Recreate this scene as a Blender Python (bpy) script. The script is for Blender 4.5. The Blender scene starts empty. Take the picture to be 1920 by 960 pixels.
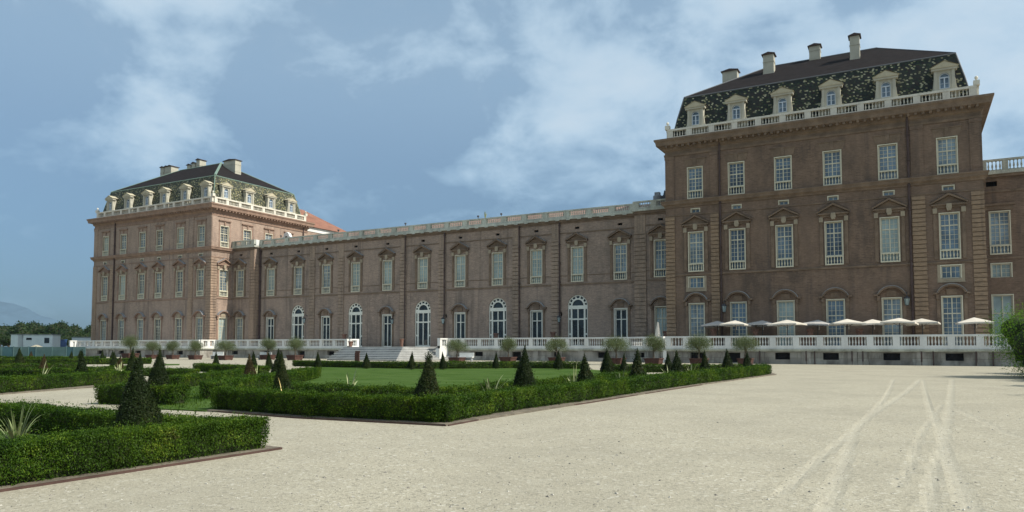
import bpy, math, random
import numpy as np
from mathutils import Vector
random.seed(7); RNG = np.random.default_rng(11)
SC = bpy.context.scene
COL = SC.collection
R = math.radians
# ------------------------------------------------------------------ camera
cam = bpy.data.cameras.new('camera'); camo = bpy.data.objects.new('camera', cam); COL.objects.link(camo)
camo.location = (0, 0, 1.6)
camo.rotation_euler = (R(90) + 0.0545, 0, 0.5005)
cam.sensor_width = 36; cam.lens = 1371.1 / 1920 * 36
cam.shift_y = 95.6 / 1920
cam.clip_start = 0.1; cam.clip_end = 20000
SC.camera = camo
# ------------------------------------------------------------------ light
SUN_EL = R(45); SUN_ROT = math.atan2(0.9886, 0.151)
SKY_STRENGTH = 0.074
SC.view_settings.view_transform = 'Standard'; SC.view_settings.look = 'None'
SC.view_settings.exposure = 0.30; SC.view_settings.gamma = 1
SC.view_settings.use_curve_mapping = False
sun = bpy.data.lights.new('sun', 'SUN'); suno = bpy.data.objects.new('sun', sun); COL.objects.link(suno)
sun.energy = 5.0; sun.angle = R(0.6); sun.color = (1.0, 0.94, 0.83)
sd = Vector((math.sin(SUN_ROT) * math.cos(SUN_EL), math.cos(SUN_ROT) * math.cos(SUN_EL), math.sin(SUN_EL)))
suno.rotation_euler = sd.to_track_quat('Z', 'Y').to_euler()
suno.location = (60, 40, 80)
W = bpy.data.worlds.new('World'); SC.world = W; W.use_nodes = True
nt = W.node_tree; nt.nodes.clear()
def nn(t, typ, **kw):
    n = t.nodes.new(typ)
    for k, v in kw.items():
        if k.startswith('_'): setattr(n, k[1:], v)
        else: n.inputs[k.replace('__', ' ')].default_value = v
    return n
def lk(t, a, b): t.links.new(a, b)
sky = nn(nt, 'ShaderNodeTexSky', _sky_type='NISHITA'); sky.sun_disc = False
sky.sun_elevation = SUN_EL; sky.sun_rotation = SUN_ROT; sky.altitude = 250
sky.air_density = 1.0; sky.dust_density = 1.6; sky.ozone_density = 1.5
tc = nn(nt, 'ShaderNodeTexCoord'); sep = nn(nt, 'ShaderNodeSeparateXYZ'); lk(nt, tc.outputs['Generated'], sep.inputs[0])
def M(t, op, a, b=None, c=None):
    n = t.nodes.new('ShaderNodeMath'); n.operation = op
    for i, v in enumerate([a, b, c]):
        if v is None: continue
        if isinstance(v, (int, float)): n.inputs[i].default_value = v
        else: t.links.new(v, n.inputs[i])
    return n.outputs[0]
zz = M(nt, 'ADD', M(nt, 'MAXIMUM', sep.outputs[2], 0.0), 0.42)
cx = M(nt, 'DIVIDE', sep.outputs[0], zz); cy_ = M(nt, 'DIVIDE', sep.outputs[1], zz)
comb = nn(nt, 'ShaderNodeCombineXYZ'); lk(nt, cx, comb.inputs[0]); lk(nt, cy_, comb.inputs[1])
def noise(t, vec, scale, detail=4, rough=0.5, dist=0.0):
    n = nn(t, 'ShaderNodeTexNoise'); n.inputs['Scale'].default_value = scale; n.inputs['Detail'].default_value = detail
    n.inputs['Roughness'].default_value = rough; n.inputs['Distortion'].default_value = dist
    if vec is not None: lk(t, vec, n.inputs['Vector'])
    return n.outputs['Fac']
def mrange(t, v, a, b, c=0.0, d=1.0, smooth=True):
    n = t.nodes.new('ShaderNodeMapRange'); n.interpolation_type = 'SMOOTHSTEP' if smooth else 'LINEAR'
    n.inputs[1].default_value = a; n.inputs[2].default_value = b; n.inputs[3].default_value = c; n.inputs[4].default_value = d
    lk(t, v, n.inputs[0]); return n.outputs[0]
def mix(t, f, a, b, blend='MIX'):
    n = t.nodes.new('ShaderNodeMix'); n.data_type = 'RGBA'; n.blend_type = blend
    for i, v in ((0, f), (6, a), (7, b)):
        if isinstance(v, (int, float)): n.inputs[i].default_value = v
        elif isinstance(v, tuple): n.inputs[i].default_value = (*v[:3], 1)
        else: lk(t, v, n.inputs[i])
    return n.outputs[2]
n1 = noise(nt, comb.outputs[0], 2.1, 5, 0.5, 0.4)
n2 = noise(nt, comb.outputs[0], 5.2, 7, 0.6, 0.25)
dens = M(nt, 'ADD', M(nt, 'MULTIPLY', n1, 0.62), M(nt, 'MULTIPLY', n2, 0.38))
# more cloud to the east (towards the sun) and overhead
bias = M(nt, 'ADD', M(nt, 'MULTIPLY', sep.outputs[0], 0.13), M(nt, 'MULTIPLY', sep.outputs[2], 0.46))
dens = M(nt, 'ADD', dens, bias)
cf = mrange(nt, dens, 0.46, 0.68)
veil = mrange(nt, sep.outputs[2], 0.12, 0.38, 0.0, 0.52)
cf = M(nt, 'MAXIMUM', M(nt, 'MULTIPLY', cf, 0.85), veil)
ccol = mix(nt, mrange(nt, dens, 0.54, 0.78), (4.9, 7.0, 8.9), (7.3, 8.7, 9.8))
skc = mix(nt, 1.0, sky.outputs[0], mix(nt, mrange(nt, sep.outputs[2], 0.0, 0.22), (0.42, 0.60, 0.84), (0.92, 1.03, 1.07)), 'MULTIPLY')
out = mix(nt, cf, skc, ccol)
bg = nn(nt, 'ShaderNodeBackground', Strength=SKY_STRENGTH); lk(nt, out, bg.inputs[0])
wo = nn(nt, 'ShaderNodeOutputWorld'); lk(nt, bg.outputs[0], wo.inputs[0])

# ------------------------------------------------------------------ materials
MATS = {}
def newmat(name):
    m = bpy.data.materials.new(name); m.use_nodes = True; MATS[name] = m
    t = m.node_tree; b = t.nodes['Principled BSDF']; return m, t, b
def objco(t, world=False):
    if world:
        g = t.nodes.new('ShaderNodeNewGeometry'); return g.outputs['Position']
    return t.nodes.new('ShaderNodeTexCoord').outputs['Object']
def mapping(t, v, scale=(1, 1, 1), loc=(0, 0, 0), rot=(0, 0, 0)):
    n = t.nodes.new('ShaderNodeMapping'); n.inputs[1].default_value = loc; n.inputs[2].default_value = rot; n.inputs[3].default_value = scale
    lk(t, v, n.inputs[0]); return n.outputs[0]
def bump(t, b, h, strength=0.3, dist=0.02):
    n = t.nodes.new('ShaderNodeBump'); n.inputs['Strength'].default_value = strength; n.inputs['Distance'].default_value = dist
    lk(t, h, n.inputs['Height']); lk(t, n.outputs[0], b.inputs['Normal'])
def scol(c, k): return tuple(x * k for x in c)
def simple(name, col, rough=0.7, var=0.25, scale=1.5, metal=0.0, spec=0.3, streak=False, bmp=0.0):
    m, t, b = newmat(name)
    p = objco(t, True)
    f = noise(t, mapping(t, p, (1, 1, 0.25) if streak else (1, 1, 1)), scale, 6, 0.6)
    f2 = noise(t, p, scale * 9, 3, 0.6)
    f = M(t, 'ADD', M(t, 'MULTIPLY', f, 0.65), M(t, 'MULTIPLY', f2, 0.35))
    c = mix(t, mrange(t, f, 0.3, 0.7), scol(col, 1 - var), scol(col, 1 + var * 0.7))
    lk(t, c, b.inputs['Base Color']); b.inputs['Roughness'].default_value = rough
    b.inputs['Metallic'].default_value = metal; b.inputs['Specular IOR Level'].default_value = spec
    if bmp: bump(t, b, f2, bmp, 0.02)
    return m
def brick(name, col, dark, course=0.16):
    m, t, b = newmat(name)
    p = objco(t, True)
    s = nn(t, 'ShaderNodeSeparateXYZ'); lk(t, p, s.inputs[0])
    cb = nn(t, 'ShaderNodeCombineXYZ'); lk(t, M(t, 'ADD', s.outputs[0], s.outputs[1]), cb.inputs[0]); lk(t, s.outputs[2], cb.inputs[1])
    br = nn(t, 'ShaderNodeTexBrick'); lk(t, cb.outputs[0], br.inputs['Vector'])
    br.inputs['Scale'].default_value = 1.0; br.inputs['Brick Width'].default_value = 0.5; br.inputs['Row Height'].default_value = course
    br.inputs['Mortar Size'].default_value = 0.018; br.inputs['Mortar Smooth'].default_value = 0.4; br.inputs['Bias'].default_value = 0.0
    br.inputs['Color1'].default_value = (*scol(col, 0.82), 1); br.inputs['Color2'].default_value = (*scol(col, 1.16), 1)
    br.inputs['Mortar'].default_value = (*scol(col, 1.35), 1)
    big = noise(t, p, 0.16, 5, 0.6); med = noise(t, mapping(t, p, (1, 1, 0.35)), 0.9, 5, 0.62)
    fine = noise(t, mapping(t, p, (1, 1, 3.5)), 3.2, 4, 0.7)
    c = mix(t, mrange(t, med, 0.38, 0.66, 0, 0.8), br.outputs['Color'], dark)
    c = mix(t, mrange(t, big, 0.35, 0.65, 0, 0.6), c, scol(col, 1.25))
    c = mix(t, mrange(t, fine, 0.3, 0.75, 0, 1), mix(t, 1.0, c, (0.80, 0.79, 0.78), 'MULTIPLY'), mix(t, 1.0, c, (1.18, 1.16, 1.14), 'MULTIPLY'))
    # rain soot running down in streaks from ledges
    st = noise(t, mapping(t, p, (1.3, 1.3, 0.05)), 1.0, 4, 0.6)
    c = mix(t, mrange(t, st, 0.53, 0.70, 0, 0.42), c, (0.07, 0.06, 0.055))
    lk(t, c, b.inputs['Base Color']); b.inputs['Roughness'].default_value = 0.9; b.inputs['Specular IOR Level'].default_value = 0.15
    bump(t, b, br.outputs['Fac'], -0.25, 0.01)
    return m
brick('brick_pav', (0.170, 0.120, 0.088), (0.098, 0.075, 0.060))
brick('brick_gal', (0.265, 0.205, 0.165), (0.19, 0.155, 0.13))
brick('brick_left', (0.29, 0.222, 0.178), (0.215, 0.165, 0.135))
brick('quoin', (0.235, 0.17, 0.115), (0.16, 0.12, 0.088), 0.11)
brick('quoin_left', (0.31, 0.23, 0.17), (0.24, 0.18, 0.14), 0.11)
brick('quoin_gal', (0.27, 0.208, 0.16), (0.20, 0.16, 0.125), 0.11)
simple('bracket', (0.30, 0.25, 0.18), 0.8, 0.2, 1.5)
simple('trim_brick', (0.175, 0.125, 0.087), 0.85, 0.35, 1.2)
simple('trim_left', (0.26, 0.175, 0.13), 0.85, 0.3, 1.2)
simple('lead', (0.25, 0.26, 0.27), 0.6, 0.25, 1.0)
simple('cream', (0.40, 0.385, 0.315), 0.75, 0.14, 1.2)
simple('cream_trim', (0.43, 0.39, 0.28), 0.75, 0.18, 1.2)
simple('stone_top', (0.60, 0.575, 0.49), 0.8, 0.22, 1.1, streak=True)
simple('stone_grey', (0.42, 0.43, 0.37), 0.85, 0.4, 0.9, streak=True)
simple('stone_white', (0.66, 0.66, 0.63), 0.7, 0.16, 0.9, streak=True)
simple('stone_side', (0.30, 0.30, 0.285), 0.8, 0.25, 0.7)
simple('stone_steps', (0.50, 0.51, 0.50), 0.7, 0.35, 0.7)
simple('stone_steps_shaded', (0.25, 0.26, 0.26), 0.7, 0.4, 0.7)  # shade of the front risers put into the stone colour
simple('frame_white', (0.66, 0.66, 0.58), 0.55, 0.08, 2.0)
simple('frame_cream', (0.55, 0.52, 0.40), 0.6, 0.12, 2.0)
simple('frame_blue', (0.50, 0.56, 0.62), 0.5, 0.08, 2.0)
simple('terracotta', (0.17, 0.095, 0.07), 0.85, 0.3, 3)
simple('rust', (0.075, 0.038, 0.03), 0.85, 0.4, 3)
simple('copper_green', (0.15, 0.22, 0.18), 0.6, 0.2, 1.5)
simple('metal_dark', (0.035, 0.035, 0.04), 0.5, 0.3, 3, spec=0.5)
simple('pipe', (0.07, 0.045, 0.04), 0.6, 0.3, 1)
simple('bark', (0.12, 0.10, 0.075), 0.95, 0.35, 6, bmp=0.5)
simple('canvas_shaded', (0.42, 0.40, 0.38), 0.9, 0.08, 1.5)  # same canvas with shade put into its colour
simple('canvas', (0.56, 0.52, 0.45), 0.9, 0.07, 1.5)
simple('teal_fence', (0.035, 0.085, 0.10), 0.6, 0.2, 1.0)
simple('teal_light', (0.09, 0.155, 0.155), 0.6, 0.15, 1.0)
simple('cabin', (0.66, 0.70, 0.72), 0.6, 0.12, 0.8, streak=True)
simple('cabin_blue', (0.03, 0.08, 0.22), 0.5, 0.2, 1.0)
simple('edging', (0.07, 0.04, 0.032), 0.8, 0.3, 3)
simple('lead_dark', (0.075, 0.085, 0.095), 0.6, 0.2, 1)
simple('soil', (0.15, 0.13, 0.10), 0.95, 0.5, 3.0, bmp=0.6)
simple('dark_room', (0.012, 0.012, 0.014), 0.9, 0.2, 1)
simple('old_tile', (0.23, 0.155, 0.125), 0.9, 0.3, 1.5)
simple('red_tile', (0.22, 0.105, 0.07), 0.85, 0.3, 0.8)
simple('pale_blade', (0.34, 0.37, 0.19), 0.6, 0.35, 2.0)
simple('blade', (0.17, 0.215, 0.085), 0.6, 0.35, 2.0)
simple('dry_blade', (0.42, 0.33, 0.13), 0.7, 0.3, 2.0)
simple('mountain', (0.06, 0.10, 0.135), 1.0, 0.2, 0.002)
def stainwall(name):
    m, t, b = newmat(name); p = objco(t, True)
    s = nn(t, 'ShaderNodeSeparateXYZ'); lk(t, p, s.inputs[0])
    cb = nn(t, 'ShaderNodeCombineXYZ'); lk(t, M(t, 'ADD', s.outputs[0], s.outputs[1]), cb.inputs[0]); lk(t, s.outputs[2], cb.inputs[1])
    br = nn(t, 'ShaderNodeTexBrick'); lk(t, cb.outputs[0], br.inputs['Vector'])
    br.inputs['Scale'].default_value = 1; br.inputs['Brick Width'].default_value = 1.7; br.inputs['Row Height'].default_value = 0.575
    br.inputs['Mortar Size'].default_value = 0.012
    br.inputs['Color1'].default_value = (.34, .33, .29, 1); br.inputs['Color2'].default_value = (.22, .205, .18, 1); br.inputs['Mortar'].default_value = (.10, .09, .08, 1)
    f = noise(t, mapping(t, p, (1, 1, 0.3)), 0.8, 6, 0.65)
    c = mix(t, mrange(t, f, 0.4, 0.62, 0, 0.85), br.outputs['Color'], (0.10, 0.09, 0.075))
    g = noise(t, p, 0.5, 3, 0.5)
    c = mix(t, mrange(t, g, 0.45, 0.7, 0, 0.5), c, (0.46, 0.43, 0.38))
    lk(t, c, b.inputs['Base Color']); b.inputs['Roughness'].default_value = 0.85
stainwall('basement_stone')
def glass(name, col, rough, spec, var):
    m, t, b = newmat(name); p = objco(t, True)
    f = noise(t, p, 0.45, 3, 0.6)
    c = mix(t, mrange(t, f, 0.35, 0.65), scol(col, 1 - var), scol(col, 1 + var))
    lk(t, c, b.inputs['Base Color']); b.inputs['Roughness'].default_value = rough; b.inputs['Specular IOR Level'].default_value = spec
    bump(t, b, noise(t, p, 1.3, 2, 0.5), 0.08, 0.05)
glass('pane', (0.105, 0.155, 0.205), 0.08, 0.7, 0.4)
glass('pane_curtain', (0.27, 0.345, 0.345), 0.25, 0.5, 0.2)
glass('pane_dark', (0.018, 0.025, 0.03), 0.05, 0.6, 0.6)
glass('pane_half', (0.15, 0.20, 0.235), 0.15, 0.6, 0.45)
glass('pane_deep', (0.04, 0.06, 0.085), 0.05, 0.7, 0.6)
def tiles(name, cols):
    m, t, b = newmat(name); p = objco(t, True)
    s = nn(t, 'ShaderNodeSeparateXYZ'); lk(t, p, s.inputs[0])
    u = M(t, 'ADD', s.outputs[0], s.outputs[1])
    row = M(t, 'FLOOR', M(t, 'DIVIDE', s.outputs[2], 0.14))
    uu = M(t, 'ADD', M(t, 'DIVIDE', u, 0.17), M(t, 'MULTIPLY', M(t, 'MODULO', row, 2.0), 0.5))
    cb = nn(t, 'ShaderNodeCombineXYZ'); lk(t, M(t, 'FLOOR', uu), cb.inputs[0]); lk(t, row, cb.inputs[1])
    wn = nn(t, 'ShaderNodeTexWhiteNoise', _noise_dimensions='2D'); lk(t, cb.outputs[0], wn.inputs['Vector'])
    r = nn(t, 'ShaderNodeValToRGB'); lk(t, wn.outputs['Value'], r.inputs[0]); e = r.color_ramp; e.interpolation = 'CONSTANT'
    e.elements[0].position = 0; e.elements[0].color = (*cols[0][1], 1); e.elements[1].position = cols[1][0]; e.elements[1].color = (*cols[1][1], 1)
    for pos, c in cols[2:]:
        el = e.elements.new(pos); el.color = (*c, 1)
    c = mix(t, mrange(t, noise(t, p, 0.7, 5, 0.65), 0.42, 0.7, 0, 0.6), r.outputs[0], (0.022, 0.026, 0.020))
    lk(t, c, b.inputs['Base Color']); b.inputs['Roughness'].default_value = 0.6; b.inputs['Specular IOR Level'].default_value = 0.25
    fr = M(t, 'FRACT', M(t, 'DIVIDE', s.outputs[2], 0.14)); bump(t, b, fr, 0.6, 0.03)
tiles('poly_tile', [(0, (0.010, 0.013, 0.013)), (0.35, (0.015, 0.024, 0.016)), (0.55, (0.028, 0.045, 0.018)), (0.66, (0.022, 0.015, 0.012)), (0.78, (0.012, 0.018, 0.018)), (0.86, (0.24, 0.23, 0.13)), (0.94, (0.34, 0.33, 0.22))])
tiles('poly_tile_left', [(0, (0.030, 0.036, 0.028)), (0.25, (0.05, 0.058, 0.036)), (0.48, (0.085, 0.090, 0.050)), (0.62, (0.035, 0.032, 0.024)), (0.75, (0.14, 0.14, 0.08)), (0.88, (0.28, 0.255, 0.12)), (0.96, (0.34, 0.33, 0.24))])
def rooftile():
    m, t, b = newmat('roof_dark'); p = objco(t, True)
    s = nn(t, 'ShaderNodeSeparateXYZ'); lk(t, p, s.inputs[0])
    f = noise(t, mapping(t, p, (1, 1, 4)), 1.2, 6, 0.7); g = noise(t, p, 7.0, 2, 0.6)
    c = mix(t, mrange(t, f, 0.3, 0.7), (0.011, 0.010, 0.0105), (0.026, 0.021, 0.021))
    c = mix(t, mrange(t, g, 0.35, 0.7, 0, 0.6), c, (0.020, 0.020, 0.021))
    lk(t, c, b.inputs['Base Color']); b.inputs['Roughness'].default_value = 0.9; b.inputs['Specular IOR Level'].default_value = 0.05
    fr = M(t, 'FRACT', M(t, 'DIVIDE', s.outputs[2], 0.14)); bump(t, b, fr, 0.7, 0.03)
rooftile()
def leafmat(name, cols, trans=0.35, rough=0.55, brown=None):
    m, t, b = newmat(name)
    g = t.nodes.new('ShaderNodeNewGeometry'); p = g.outputs['Position']
    r = nn(t, 'ShaderNodeValToRGB'); e = r.color_ramp
    f = M(t, 'ADD', M(t, 'MULTIPLY', g.outputs['Random Per Island'], 0.55), M(t, 'MULTIPLY', mrange(t, noise(t, p, 1.6, 3, 0.6), 0.3, 0.7), 0.45))
    lk(t, f, r.inputs[0]); n = len(cols)
    e.elements[0].color = (*cols[0], 1); e.elements[1].color = (*cols[-1], 1)
    for i in range(1, n - 1): el = e.elements.new(i / (n - 1)); el.color = (*cols[i], 1)
    rc = r.outputs[0]
    if brown:
        rc = mix(t, mrange(t, noise(t, p, 0.55, 3, 0.6), 0.35, 0.7, 0, .55), rc, mix(t, 1.0, rc, (1.7, 1.35, 1.1), 'MULTIPLY'))
        rc = mix(t, mrange(t, noise(t, p, 1.9, 5, 0.7), 0.62, 0.72, 0, .75), rc, brown)
    lk(t, rc, b.inputs['Base Color']); b.inputs['Roughness'].default_value = rough; b.inputs['Specular IOR Level'].default_value = 0.12
    tr = nn(t, 'ShaderNodeBsdfTranslucent'); lk(t, mix(t, 1.0, rc, (1.2, 1.35, 0.6), 'MULTIPLY'), tr.inputs[0])
    ms = nn(t, 'ShaderNodeMixShader', Fac=trans); lk(t, b.outputs[0], ms.inputs[1]); lk(t, tr.outputs[0], ms.inputs[2])
    lk(t, ms.outputs[0], t.nodes['Material Output'].inputs[0])
leafmat('hedge_leaf', [(0.010, 0.024, 0.003), (0.018, 0.046, 0.004), (0.030, 0.070, 0.005), (0.055, 0.11, 0.008), (0.13, 0.18, 0.02)], 0.26, brown=(0.075, 0.060, 0.020))
leafmat('yew_leaf', [(0.006, 0.012, 0.003), (0.011, 0.021, 0.005), (0.018, 0.032, 0.007), (0.045, 0.045, 0.012)], 0.12)
leafmat('yew_brown', [(0.03, 0.028, 0.012), (0.06, 0.045, 0.02), (0.09, 0.06, 0.025)], 0.2)
leafmat('olive_leaf', [(0.055, 0.072, 0.036), (0.10, 0.125, 0.062), (0.18, 0.21, 0.12)], 0.35)
leafmat('shrub_leaf', [(0.03, 0.07, 0.008), (0.07, 0.15, 0.015), (0.13, 0.24, 0.03), (0.2, 0.30, 0.045)], 0.45)
leafmat('wood_leaf', [(0.010, 0.024, 0.010), (0.022, 0.046, 0.014), (0.042, 0.072, 0.02)], 0.3)
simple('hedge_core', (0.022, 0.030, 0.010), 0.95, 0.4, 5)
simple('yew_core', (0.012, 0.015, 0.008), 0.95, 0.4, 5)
def lawn():
    m, t, b = newmat('lawn'); p = objco(t, True)
    f = noise(t, p, 0.5, 5, 0.6); g = noise(t, p, 22, 3, 0.7); h = noise(t, mapping(t, p, (0.25, 1, 1), rot=(0, 0, 0.5)), 1.1, 5, 0.62)
    c = mix(t, mrange(t, f, 0.35, 0.65), (0.038, 0.078, 0.014), (0.058, 0.102, 0.024))
    c = mix(t, mrange(t, g, 0.3, 0.75), mix(t, 1.0, c, (0.6, 0.62, 0.6), 'MULTIPLY'), mix(t, 1.0, c, (1.35, 1.3, 1.3), 'MULTIPLY'))
    c = mix(t, mrange(t, h, 0.46, 0.7, 0, 0.6), c, (0.085, 0.135, 0.045))
    lk(t, c, b.inputs['Base Color']); b.inputs['Roughness'].default_value = 0.9; b.inputs['Specular IOR Level'].default_value = 0.03
    bump(t, b, g, 0.8, 0.03)
lawn()
def gravelmat(name, k=1.0, alpha=False):
    m, t, b = newmat(name); p = objco(t, True)
    v = nn(t, 'ShaderNodeTexVoronoi'); lk(t, p, v.inputs['Vector']); v.inputs['Scale'].default_value = 62
    v2 = nn(t, 'ShaderNodeTexVoronoi'); lk(t, p, v2.inputs['Vector']); v2.inputs['Scale'].default_value = 24
    s = nn(t, 'ShaderNodeSeparateXYZ'); lk(t, v.outputs['Color'], s.inputs[0])
    s2 = nn(t, 'ShaderNodeSeparateXYZ'); lk(t, v2.outputs['Color'], s2.inputs[0])
    f = noise(t, p, 0.35, 6, 0.6); g = noise(t, p, 2.2, 4, 0.6)
    c = mix(t, s.outputs[0], scol((0.245, 0.227, 0.172), k), scol((0.385, 0.358, 0.28), k))
    c = mix(t, mrange(t, s2.outputs[1], 0.86, 0.95, 0, 0.4), c, scol((0.105, 0.10, 0.083), k))
    c = mix(t, mrange(t, s2.outputs[0], 0.93, 0.98, 0, 0.6), c, scol((0.50, 0.48, 0.41), k))
    c = mix(t, mrange(t, f, 0.38, 0.66, 0, 0.4), c, scol((0.225, 0.21, 0.165), k))
    c = mix(t, mrange(t, g, 0.45, 0.75, 0, 0.3), c, scol((0.365, 0.347, 0.28), k))
    lk(t, c, b.inputs['Base Color']); b.inputs['Roughness'].default_value = 0.9; b.inputs['Specular IOR Level'].default_value = 0.15
    if alpha:   # crushed, paler and finer where wheels have run
        at = t.nodes.new('ShaderNodeAttribute'); at.attribute_name = 'wear'
        wz = M(t, 'MULTIPLY', at.outputs['Fac'], mrange(t, noise(t, p, 2.5, 4, 0.7), 0.3, 0.62, 0.35, 0.9))
        c = mix(t, M(t, 'MULTIPLY', wz, 0.28), c, (0.46, 0.44, 0.37)); lk(t, c, b.inputs['Base Color'])
    bump(t, b, M(t, 'ADD', v.outputs['Distance'], M(t, 'MULTIPLY', v2.outputs['Distance'], 0.8)), 0.4, 0.010)
gravelmat('gravel'); gravelmat('gravel_track', 1.0, True)

# ------------------------------------------------------------------ mesh helpers
class MB:
    def __init__(s): s.v = []; s.f = []; s.m = []
    def quad(s, a, b, c, d, m=0):
        n = len(s.v); s.v += [a, b, c, d]; s.f.append((n, n + 1, n + 2, n + 3)); s.m.append(m)
    def poly(s, pts, m=0):
        n = len(s.v); s.v += list(pts); s.f.append(tuple(range(n, n + len(pts)))); s.m.append(m)
    def box(s, x0, x1, y0, y1, z0, z1, m=0):
        n = len(s.v)
        s.v += [(x0, y0, z0), (x1, y0, z0), (x1, y1, z0), (x0, y1, z0), (x0, y0, z1), (x1, y0, z1), (x1, y1, z1), (x0, y1, z1)]
        for q in ((0, 3, 2, 1), (4, 5, 6, 7), (0, 1, 5, 4), (1, 2, 6, 5), (2, 3, 7, 6), (3, 0, 4, 7)): s.f.append(tuple(n + i for i in q)); s.m.append(m)
    def prism(s, pts, y0, y1, m=0):
        "polygon pts in (x,z), counter-clockwise seen from -y, extruded y0..y1"
        n = len(s.v); k = len(pts)
        s.v += [(x, y0, z) for x, z in pts] + [(x, y1, z) for x, z in pts]
        s.f.append(tuple(range(n, n + k))); s.f.append(tuple(range(n + 2 * k - 1, n + k - 1, -1))); s.m += [m, m]
        for i in range(k):
            j = (i + 1) % k; s.f.append((n + i, n + k + i, n + k + j, n + j)); s.m.append(m)
    def slab(s, pts, z0, z1, m=0):
        "polygon pts in (x,y), counter-clockwise from above"
        n = len(s.v); k = len(pts)
        s.v += [(x, y, z0) for x, y in pts] + [(x, y, z1) for x, y in pts]
        s.f.append(tuple(range(n + k - 1, n - 1, -1))); s.f.append(tuple(range(n + k, n + 2 * k))); s.m += [m, m]
        for i in range(k):
            j = (i + 1) % k; s.f.append((n + i, n + j, n + k + j, n + k + i)); s.m.append(m)
    def lathe(s, x, y, prof, seg=8, m=0, cap=True):
        "prof list of (r,z)"
        n = len(s.v)
        for r, z in prof:
            for i in range(seg):
                a = 2 * math.pi * i / seg; s.v.append((x + r * math.cos(a), y + r * math.sin(a), z))
        for k in range(len(prof) - 1):
            for i in range(seg):
                j = (i + 1) % seg; s.f.append((n + k * seg + i, n + k * seg + j, n + (k + 1) * seg + j, n + (k + 1) * seg + i)); s.m.append(m)
        if cap:
            s.f.append(tuple(n + i for i in reversed(range(seg)))); s.m.append(m)
            t = n + (len(prof) - 1) * seg; s.f.append(tuple(t + i for i in range(seg))); s.m.append(m)
    def tube(s, pts, rad, seg=6, m=0):
        rings = []
        for i, p in enumerate(pts):
            p = Vector(p); a = Vector(pts[max(0, i - 1)]); b = Vector(pts[min(len(pts) - 1, i + 1)])
            d = (b - a).normalized(); u = d.cross(Vector((0, 0, 1)))
            if u.length < 1e-3: u = Vector((1, 0, 0))
            u.normalize(); w = d.cross(u); r = rad[i] if isinstance(rad, (list, tuple)) else rad
            n = len(s.v); rings.append(n)
            for k in range(seg):
                t = 2 * math.pi * k / seg; s.v.append(tuple(p + u * r * math.cos(t) + w * r * math.sin(t)))
        for i in range(len(rings) - 1):
            for k in range(seg):
                j = (k + 1) % seg; s.f.append((rings[i] + k, rings[i] + j, rings[i + 1] + j, rings[i + 1] + k)); s.m.append(m)
        s.f.append(tuple(rings[0] + k for k in reversed(range(seg)))); s.f.append(tuple(rings[-1] + k for k in range(seg))); s.m += [m, m]
    def mesh(s, name, mats):
        me = bpy.data.meshes.new(name); me.from_pydata(s.v, [], s.f)
        for k in (mats if isinstance(mats, (list, tuple)) else [mats]): me.materials.append(MATS[k])
        me.polygons.foreach_set('material_index', s.m); me.update(); return me
WO = {}   # world origin of every empty / part
def link(o, parent=None, loc=(0, 0, 0)):
    COL.objects.link(o); po = WO.get(parent.name, (0, 0, 0)) if parent else (0, 0, 0)
    o.parent = parent; o.location = tuple(loc[i] - po[i] for i in range(3)); WO[o.name] = loc; return o
def tag(o, label=None, cat=None, group=None, kind=None):
    if label: o['label'] = label
    if cat: o['category'] = cat
    if group: o['group'] = group
    if kind: o['kind'] = kind
    return o
def empty(name, loc, label, cat, group=None, rz=0):
    o = bpy.data.objects.new(name, None); link(o, None, loc); o.rotation_euler.z = rz; o.empty_display_size = 0.3
    return tag(o, label, cat, group)
def part(name, mb, mats, parent=None, origin=None):
    "mb in world coordinates (or local if origin given as 'local')"
    if origin is None: origin = WO[parent.name] if parent else (0, 0, 0)
    me = mb.mesh(name, mats)
    if origin != 'local' and any(origin): me.transform(__import__('mathutils').Matrix.Translation(Vector(origin)) .inverted())
    o = bpy.data.objects.new(name, me); loc = (0, 0, 0) if origin == 'local' else origin
    return link(o, parent, loc)
def inst(name, me, parent, loc, rz=0):
    o = bpy.data.objects.new(name, me); link(o, parent, loc); o.rotation_euler.z = rz; return o
def sub(name, me, parent):
    o = bpy.data.objects.new(name, me); COL.objects.link(o); o.parent = parent; WO[o.name] = WO[parent.name]; return o
def thing(name, mb, mats, loc, label, cat, group=None, rz=0):
    o = bpy.data.objects.new(name, mb.mesh(name, mats)); link(o, None, loc); o.rotation_euler.z = rz
    return tag(o, label, cat, group)
def copytree(o, loc, rz, scale=1.0, label=None):
    r = o.copy(); COL.objects.link(r); r.location = loc; r.rotation_euler = (0, 0, rz); WO[r.name] = loc
    r.scale = (scale,) * 3 if isinstance(scale, (int, float)) else scale
    if label: r['label'] = label
    for ch in list(o.children):
        c = ch.copy(); COL.objects.link(c); c.parent = r
        for g in ch.children:
            d = g.copy(); COL.objects.link(d); d.parent = c
    return r

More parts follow.
